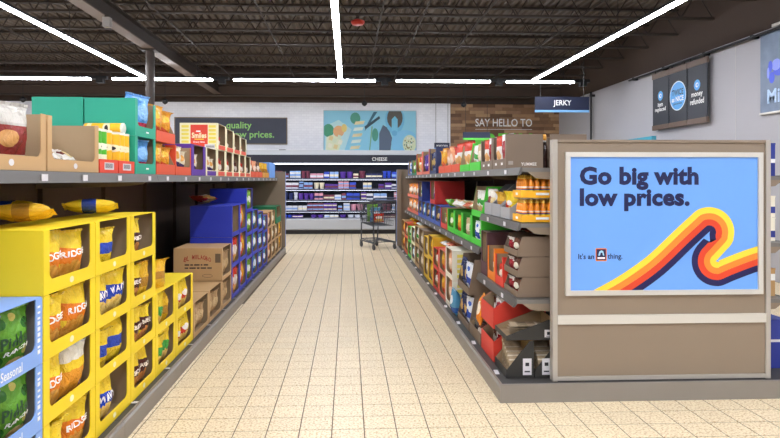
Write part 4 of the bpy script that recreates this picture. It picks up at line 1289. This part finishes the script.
# dark bottle between the two taupe cartons
o = thing('glass_bottle', 'dark brown bottle with amber top between the taupe cartons', 'bottle', (1.295+.343, 4.9, ZR))
MB().lathe([(.022, 0), (.024, .006), (.024, .17), (.021, .19), (.012, .21), (.012, .235)], 16).build('body', M('dark_glass', '#2a1512', .15), o, smooth=True)
MB().lathe([(.014, .236), (.017, .24), (.017, .275), (.012, .285)], 12).build('cap', M('amber_cap', '#e2a238', .35), o, smooth=True)
MB().lathe([(.0145, .222), (.0145, .2355)], 12).build('collar', m_inkw, o)
m_lg = cm('lime_green', '#4ccf3a')
bx = carton(RTOP, 5.80, 6.30, ZR, .33, .27, m_lg, 'lime green carton on the top shelf beside the taupe cartons', kind='tray', lip=.32, cut=.15)
fill(bx, 'in the lime green top shelf carton', [('tanbag', .25, 'a', 1.0), ('whitegreen', .66, 'b', 1.0)], Wb=.22, Tb=.11, Hb=.26)
bx = carton(RTOP, 6.32, 6.85, ZR, .36, .30, m_lg, 'tall lime green carton on the top shelf by the red topped bags', kind='tray', lip=.25, cut=.12)
fill(bx, 'in the tall lime green carton', [('whitered', .22, 'b', 1.05), ('whitered', .62, 'c', 1.1)], Wb=.24, Tb=.12, Hb=.31)
for i, (a, b_, ds) in enumerate(((6.88, 7.4, 'whitered'), (7.41, 7.93, 'peachbag'), (7.94, 8.46, 'orangey'))):
    nm = ('first', 'second', 'third')[i]
    bx = carton(RTOP, a, b_, ZR, .34, .27, m_or, 'orange red tray on the sign run top shelf, %s past the lime cartons' % nm, kind='tray', lip=.35, cut=.3)
    fill(bx, 'in the %s orange tray past the lime cartons' % nm, [(ds, .28, 'b', 1.05), (ds, .7, 'c', 1.0)], Wb=.23, Tb=.12, Hb=.32)
m_sal = cm('salmon', '#df7560')
for i, (a, b_, mm, ds, nm) in enumerate(((8.7, 9.4, cm('navy', '#2a3560'), 'navybag', 'navy'), (9.45, 10.3, m_sal, 'purple', 'salmon red'), (10.35, 11.2, m_sal, 'goldbag', 'pale salmon'), (11.3, 12.0, m_grn, 'limechip', 'dark green'), (12.05, 12.8, cm('slate_blue', '#5a6a9a'), 'bluewhite', 'slate blue'))):
    bx = carton(RTOP, a, b_, ZR, .36, .40 if i < 3 else .3, mm, '%s framed carton on the sign run top shelf towards the cooler' % nm, lip=.12, post=.06)
    fill(bx, 'in the %s framed carton' % nm, [(ds, .25, 'a', 1), ('whitered' if i == 2 else ds, .55, 'b', 1), (ds, .8, 'c', 1)], Wb=.22, Tb=.12, Hb=.33 if i < 3 else .26)

# ================================================================== RIGHT: near bay, second shelf
Z2 = 1.2545
m_yt = cm('amber_tray', '#f3b21c')
bt_m = MB().lathe([(.014, 0), (.0205, .004), (.0212, .055), (.0195, .075), (.0205, .085), (.017, .11), (.0105, .132)], 12)
bt_b = bt_m.mesh('squeeze_bottle', m_inkw, smooth=True)
bt_c = MB().lathe([(.0115, .1325), (.0110, .140), (.005, .16), (.003, .165)], 10).mesh('cap', M('cap_cream', '#f6c84a', .35), smooth=True)
bt_l = MB().lathe([(.0216, .012), (.0218, .04), (.0218, .05)], 12).mesh('label', M('bottle_label', '#f0cf3a', .4))
bt_mat = print_mat('bottle_amber', '#ee8f26', [('band', .36, .44, '#3a3f86'), ('band', .50, .58, '#f0d8c0')], .25, 0)
for l in range(2):
    nm = ('lower', 'upper')[l]
    zz = Z2 + l*.182
    bx = carton(R2, 4.36, 4.60, zz, .46, .055, m_yt, '%s amber bottle tray near the blue sign' % nm, kind='tray', lip=1.0, cut=.2)
    MB().box(0, .0008, -.05, .05, -.009, .009).build('printed_badge', m_inkw, bx['t'], loc=(bx['W']/2+.0004, .16, .028))
    MB().box(-.03, .03, -.0012, -.0004, .019, .037).build('printed_badge', m_inkw, bx['t'])
    if l == 0:
        MB().box(-.11, .11, .01, .45, .173, .177).build('divider_card', M('card_grey', '#b8a890', .7), bx['t'])
    for r in range(4):
        for k in range(9):
            o = link('squeeze_bottle', bt_b, loc=(1.285+.036+k*.048, 4.40+r*.051, zz+.009)); omat(o, bt_mat)
            tag(o, 'orange squeeze bottle standing in the %s amber tray' % nm, 'bottle', 'squeeze bottles in the %s amber tray' % nm)
            link('cap', bt_c, o); link('label', bt_l, o)
m_lgr = cm('light_grey', '#a6a6a8')
for i, (a, b_) in enumerate(((4.68, 4.97), (4.98, 5.27), (5.28, 5.56))):
    nm = ('beside the bottle trays', 'in the middle', 'beside the bright green carton')[i]
    bx = carton(R2, a, b_, Z2, .34, .28 if i else .24, m_lgr, 'light grey tray carton %s of the second shelf' % nm, kind='tray', lip=.38, cut=.6, mi=M('grey_in', '#77777a', .8))
    fill(bx, 'in the grey tray carton %s' % nm, [(('redspot', 'goldbag', 'smallwhite')[i], .5, ('c', 'e', 'b')[i], 1)], Wb=.2, Tb=.1, Hb=.23)
# third shelf
Z3 = .6945
for l in range(3):
    nm = ('bottom', 'middle', 'top')[l]
    bx = carton(R3, 4.37, 4.74, Z3+l*.152, .34, .15, m_tp, 'stacked taupe tray carton by the sign, %s one' % nm, kind='tray', lip=.3, cut=.12, mi=m_tpi)
    fill(bx, 'in the %s taupe tray by the sign' % nm, [('nutbag', .28, 'b'), ('clearred', .7, 'c')], Wb=.13, Tb=.08, Hb=.125)
bx = carton(R3, 4.37, 4.74, Z3, .34, .3, m_tp, 'taupe carton at the back of the third shelf', depth=.36, top=True)
for q in range(3):
    o = bag('nutbag', (1.35, 4.44+.13*q, Z3+.478), 0, .09, .025, .18, 'brown nut bag lying on the stacked taupe trays', 'nut bags on the stacked taupe trays', 'c'); o.rotation_euler = (R(-84), 0, R(-70-15*q))
bx = carton(R3, 4.77, 5.03, Z3, .3, .25, cm('bright_red', '#e03c2a'), 'narrow bright red carton on the third shelf', lip=.28, post=.03)
fill(bx, 'in the narrow bright red carton', [('redchip', .5, 'b', .8)], Wb=.18, Tb=.1)
bx = carton(R3, 5.04, 5.31, Z3, .3, .29, cm('vivid_orange', '#f0861e'), 'vivid orange carton on the third shelf', lip=.25, post=.035)
fill(bx, 'in the vivid orange carton', [('whitered', .35, 'a', .9), ('whitered', .7, 'b', .85)], Wb=.13, Tb=.08)
bx = carton(R3, 5.32, 5.57, Z3, .40, .40, cm('plum', '#5a3a40'), 'tall plum carton on the third shelf beside the orange one', lip=.3, post=.03, top=True)
bag('orangey', R3.w(4.9, .385, Z3+.002), R3.rz, .24, .09, .40, 'tall amber bag standing behind the narrow red carton')
# deck of the near bay
m_blk = cm('black', '#2b2926')
for i, (dp, yy, zz, H_) in enumerate(((0.0, 4.28, ZD, .27), (.212, 4.28, ZD, .27), (.0, 4.28, ZD+.273, .15))):
    nm = ('at the shelf front', 'behind the front one', 'stacked on the other two')[i]
    bx = carton(RDECK, yy, yy+.34, zz, .205 if i < 2 else .37, H_, m_blk, 'black slanted tray carton %s' % nm, kind='tray', lip=.22, cut=.85, depth=dp)
    W2 = bx['W']/2
    lb = MB().box(0, .0008, -.032, .032, 0, .12 if i < 2 else .055).build('shipping_label', m_tag, bx['t'], loc=(W2+.0004, (.155, .085, .315)[i], .02))
    MB().box(.0008, .0014, -.014, .014, .065 if i < 2 else .018, .09 if i < 2 else .04).build('printed_mark', m_ink, lb)
    MB().box(.0008, .0014, -.02, .02, .02 if i < 2 else .006, .03 if i < 2 else .01).build('printed_mark', m_ink, lb)
    for q in range(6 if i < 2 else 4):
        if i < 2:
            o = bag('sleeve', RDECK.w(yy+.045+q*.05, dp+.098, zz+.009), R(0), .145-.006*q, .018, .14+.019*q, 'thin brown sleeve standing in the black tray %s' % nm, 'sleeves in the black tray '+nm, 'a', (R(-3), R(4)), 'paper_sleeve', 'sleeve')
            o.rotation_euler = (0, 0, R(3))
        else:
            o = bag('sleeve', RDECK.w(yy+.16, dp+.07, zz+.024+.02*q), R(0), .16, .013, .24, 'thin brown sleeve lying in the black tray %s' % nm, 'sleeves in the black tray '+nm, 'a', (0, 0), 'paper_sleeve', 'sleeve')
            o.rotation_euler = (R(-90), 0, R(-80-5*q))
m_rd = cm('tomato_red', '#da3d2e')
for l in range(2):
    bx = carton(RDECK, 4.66, 5.10, ZD+l*.262, .42, .262, m_rd, 'tomato red tray carton on the deck, %s one' % ('lower', 'upper')[l], kind='tray', lip=.62, cut=.35)
    fill(bx, 'in the %s tomato red tray carton' % ('lower', 'upper')[l], [('clearred', .3, 'b', 1.0), ('nutbag', .68, 'c', .95)], Wb=.2, Tb=.12, Hb=.22, y0=.05)
bag('orangepack', RDECK.w(5.24, .01, ZD+.17), RDECK.rz, .15, .07, .27, 'orange bag with pale disc leaning beside the tomato red cartons', None, 'd', (R(-8), R(10)))
bx = carton(RDECK, 5.13, 5.6, ZD, .4, .17, m_tp, 'low taupe tray under the leaning orange bag', kind='tray', lip=.6, cut=.3)
fill(bx, 'in the low taupe tray', [('nutbag', .3, 'b'), ('darkpack', .7, 'c')], Wb=.2, Tb=.12, Hb=.16)
for l in range(2):
    bx = carton(RDECK, 5.63, 6.2, ZD+l*.34, .30, .34, m_tp, 'tall taupe carton of navy bags on the deck, %s one' % ('lower', 'upper')[l], kind='tray', lip=.2, cut=.2, mi=m_tpi)
    fill(bx, 'in the %s taupe carton on the deck' % ('lower', 'upper')[l], [('bluewhite', .2, 'b', 1), ('navybag', .5, 'c', 1), ('navybag', .8, 'a', 1)], Wb=.19, Tb=.12, Hb=.30)
for q in range(3):
    o = bag('blackbag', (1.30+.03*q, 5.72+.19*q, ZD+.68+.045), 0, .17, .05, .17, 'black snack bag heaped on the taupe cartons', 'black bags on the taupe cartons', 'c'); o.rotation_euler = (R(-88), R(4), R(-60+20*q))
bag('tealchip', RDECK.w(6.33, .0, ZD+.002), RDECK.rz, .2, .12, .28, 'light blue bag standing on the deck past the taupe cartons', None, 'b')
bag('tealchip', RDECK.w(6.36, .16, ZD+.002), RDECK.rz, .2, .12, .30, 'light blue bag behind another one past the taupe cartons', None, 'a')
m_wy = cm('white_yellow', '#f0ead6')
deck = ((6.5, 6.98, 2, .33, m_wy, 'peachbag', 'white and yellow'), (6.99, 7.5, 2, .29, m_sal, 'orangey', 'salmon'), (7.52, 8.0, 2, .27, m_rd, 'redchip', 'red'),
        (8.02, 8.5, 2, .33, cm('mustard', '#e6bc2a'), 'goldbag', 'mustard'), (8.52, 9.0, 2, .30, cm('mustard', '#e6bc2a'), 'tanbag', 'second mustard'),
        (9.02, 9.6, 2, .33, m_tp, 'tanbag', 'brown'), (9.62, 10.2, 2, .33, m_tan, 'whitegreen', 'tan'), (10.22, 10.8, 2, .30, m_crm, 'tealchip', 'cream'),
        (10.82, 11.4, 2, .28, m_lg, 'whitegreen', 'green'), (11.42, 12.0, 2, .30, m_or, 'peachbag', 'orange'), (12.02, 12.7, 2, .30, m_tan, 'orangey', 'last tan'))
for (a, b_, n, h, mm, ds, nm) in deck:
    for l in range(n):
        bx = carton(RDECK, a, b_, ZD+l*h, .36, h, mm, '%s snack carton on the sign run deck, %s layer' % (nm, ('lower', 'upper')[l]), lip=.16, post=.04, top=(l == 1))
        fill(bx, 'in the %s %s carton, sign run deck' % (('lower', 'upper')[l], nm), [(ds, .25, 'b', 1), (ds, .75, 'a', 1), (ds, .5, 'a', 1)], Wb=.185, Tb=.11, Hb=h*.85, lean=4)
        if nm == 'white and yellow':
            for q in range(5):
                MB().box(0, .0008, .05, .19, .03+q*.056, .03+q*.056+.036).build('printed_patch', M('patch_yellow'), bx['t'], loc=(bx['W']/2+.0004, 0, 0))

for (yy, zz, ds, nm) in ((7.25, .58, 'peachbag', 'salmon'), (7.75, .54, 'whitered', 'red'), (10.5, .60, 'whitegreen', 'cream'), (11.1, .56, 'orangey', 'green'), (11.7, .60, 'goldbag', 'orange')):
    o = bag(ds, (1.24, yy, ZD+zz+.062), 0, .24, .08, .3, '%s lying on top of the %s cartons, sign run deck' % (DES[ds][2], nm), None, 'b')
    o.rotation_euler = (R(-90), R(5), R(-75))
# ================================================================== RIGHT: long middle shelf
ZM = .9245
for i, (a, b_) in enumerate(((5.64, 6.12), (6.13, 6.61), (6.62, 7.10), (7.11, 7.59))):
    nm = ('at the near end', 'second along', 'third along', 'fourth along')[i]
    bx = carton(RMID, a, b_, ZM, .36, .28, m_lg, 'lime green carton on the middle shelf, %s' % nm, lip=.22, post=.04, mi=M('lime_inside', '#3f9a34', .7))
    fill(bx, 'in the middle shelf lime carton %s' % nm, [('whitegreen', .28, 'a', .95), (('bluewhite', 'tanbag', 'orangey', 'limechip')[i], .68, 'b', .95)], Wb=.19, Tb=.12)
bx = carton(RMID, 5.64, 6.1, ZM+.283, .34, .30, m_lg, 'upright lime green carton stacked at the near end of the middle shelf', kind='tray', lip=.2, cut=.15)
fill(bx, 'in the upright lime green carton', [('whitegreen', .25, 'c', 1.05), ('whitegreen', .62, 'b', 1.0)], Wb=.2, Tb=.12)
for q, ds in enumerate(('tanbag', 'peachbag', 'whitegreen', 'whitered', 'limechip')):
    o = bag(ds, (1.36, 6.32+.25*q, ZM+.283+.06), 0, .24, .1, .28, '%s lying on the middle shelf lime cartons' % DES[ds][2], None, 'b'); o.rotation_euler = (R(-84), R(6), R(-60+15*q))
bx = carton(RMID, 7.62, 8.15, ZM, .36, .27, m_rd, 'small red carton beside the lime cartons on the middle shelf', lip=.25, post=.04)
fill(bx, 'in the small red middle shelf carton', [('limechip', .35, 'c', .9)], Wb=.2, Tb=.12)
bx = carton(RMID, 8.7, 9.18, ZM+.285, .44, .34, cm('deep_red', '#c02a24'), 'deep red carton stacked on blue trays', lip=.2, post=.04, top=True)
fill(bx, 'in the deep red carton', [('bluewhite', .3, 'b', .9)], Wb=.2, Tb=.12)
for i, (a, b_) in enumerate(((8.18, 8.68), (8.70, 9.2), (9.22, 9.72), (9.74, 10.24), (10.26, 10.76))):
    nm = ('first', 'second', 'third', 'fourth', 'fifth')[i]
    bx = carton(RMID, a, b_, ZM, .44, .28, cm('mid_blue', '#3a5ab0'), 'blue tray carton on the middle shelf, %s past the red one' % nm, lip=.2, post=.04, top=True)
    fill(bx, 'in the %s middle shelf blue tray' % nm, [('bluewhite', .3, 'a', .95), ('tealchip' if i % 2 else 'navybag', .7, 'b', .95)], Wb=.19, Tb=.12)
bx = carton(RMID, 10.2, 10.76, ZM+.285, .42, .33, cm('deep_blue', '#1c2f78'), 'deep blue carton stacked towards the cooler', lip=.2, post=.04, top=True)
fill(bx, 'in the deep blue stacked carton', [('whitegreen', .35, 'b', .9)], Wb=.2, Tb=.12)
for l in range(2):
    for i, (a, b_) in enumerate(((10.8, 11.4), (11.42, 12.05), (12.07, 12.7))):
        nm = ('beside the deep blue one', 'in the middle', 'by the cooler end')[i]
        bx = carton(RMID, a, b_, ZM+l*.3, .36, .3, m_sal, 'salmon carton %s of the middle shelf, %s layer' % (nm, ('lower', 'upper')[l]), kind='tray', lip=.2, cut=.3)
        fill(bx, 'in the %s salmon carton %s' % (('lower', 'upper')[l], nm), [('orangepack', .28, 'b', 1), ('peachbag', .68, 'c', 1)], Wb=.24, Tb=.13, Hb=.27)

# ================================================================== behind the sign: boxes on the far side of the run
def plain_box(x, y, z, wx, wy, h, mo, lab, strips=()):
    t = thing('storage_box', lab, 'box', (x, y, z+.001))
    MB().box(-wx/2, wx/2, -wy/2, wy/2, 0, h).build('body', mo, t)
    MB().box(-wx/2-.002, wx/2+.002, -wy/2-.002, wy/2+.002, h+.0005, h+.012).build('lid', mo, t)
    for (z0, z1, mm) in strips:
        MB().box(-wx/2, wx/2, -wy/2-.001, -wy/2-.0002, z0, z1).build('printed_band', mm, t)
    return t
m_nb = cm('ink_blue', '#24348c')
plain_box(3.12, 4.62, 1.6, .3, .4, .24, m_nb, 'ink blue box on the highest shelf behind the sign', ((.1, .13, m_inkw),))
plain_box(3.12, 4.62, 1.1, .3, .4, .17, m_wy, 'white box with blue band on the shelf behind the sign, lower one', ((.03, .08, m_nb),))
plain_box(3.12, 4.62, 1.285, .3, .4, .15, m_wy, 'white box with blue band behind the sign, stacked upper one', ((.03, .08, m_nb),))
plain_box(3.12, 4.62, .68, .3, .4, .20, m_tan, 'tan box on the lowest shelf behind the sign', ((.12, .17, m_inkw),))
plain_box(3.17, 4.62, ZD, .4, .4, .36, m_nb, 'big ink blue box on the deck behind the sign', ((.2, .22, m_tag),))

# ================================================================== shopping in the cart
def in_cart(dx, dy, z):
    a = R(-66)
    return (.66+dx*math.cos(a)-dy*math.sin(a), 13.72+dx*math.sin(a)+dy*math.cos(a), z)
o = bag('limechip', in_cart(-.23, 0, .60), R(24), .28, .11, .40, 'lime green bag standing in the shopping cart', None, 'a')
o = bag('tealchip', in_cart(-.07, 0, .60), R(24), .28, .11, .34, 'light blue bag standing in the shopping cart', None, 'b')
o = bag('redchip', in_cart(.09, 0, .60), R(24), .28, .11, .2, 'red bag standing in the shopping cart', None, 'a')
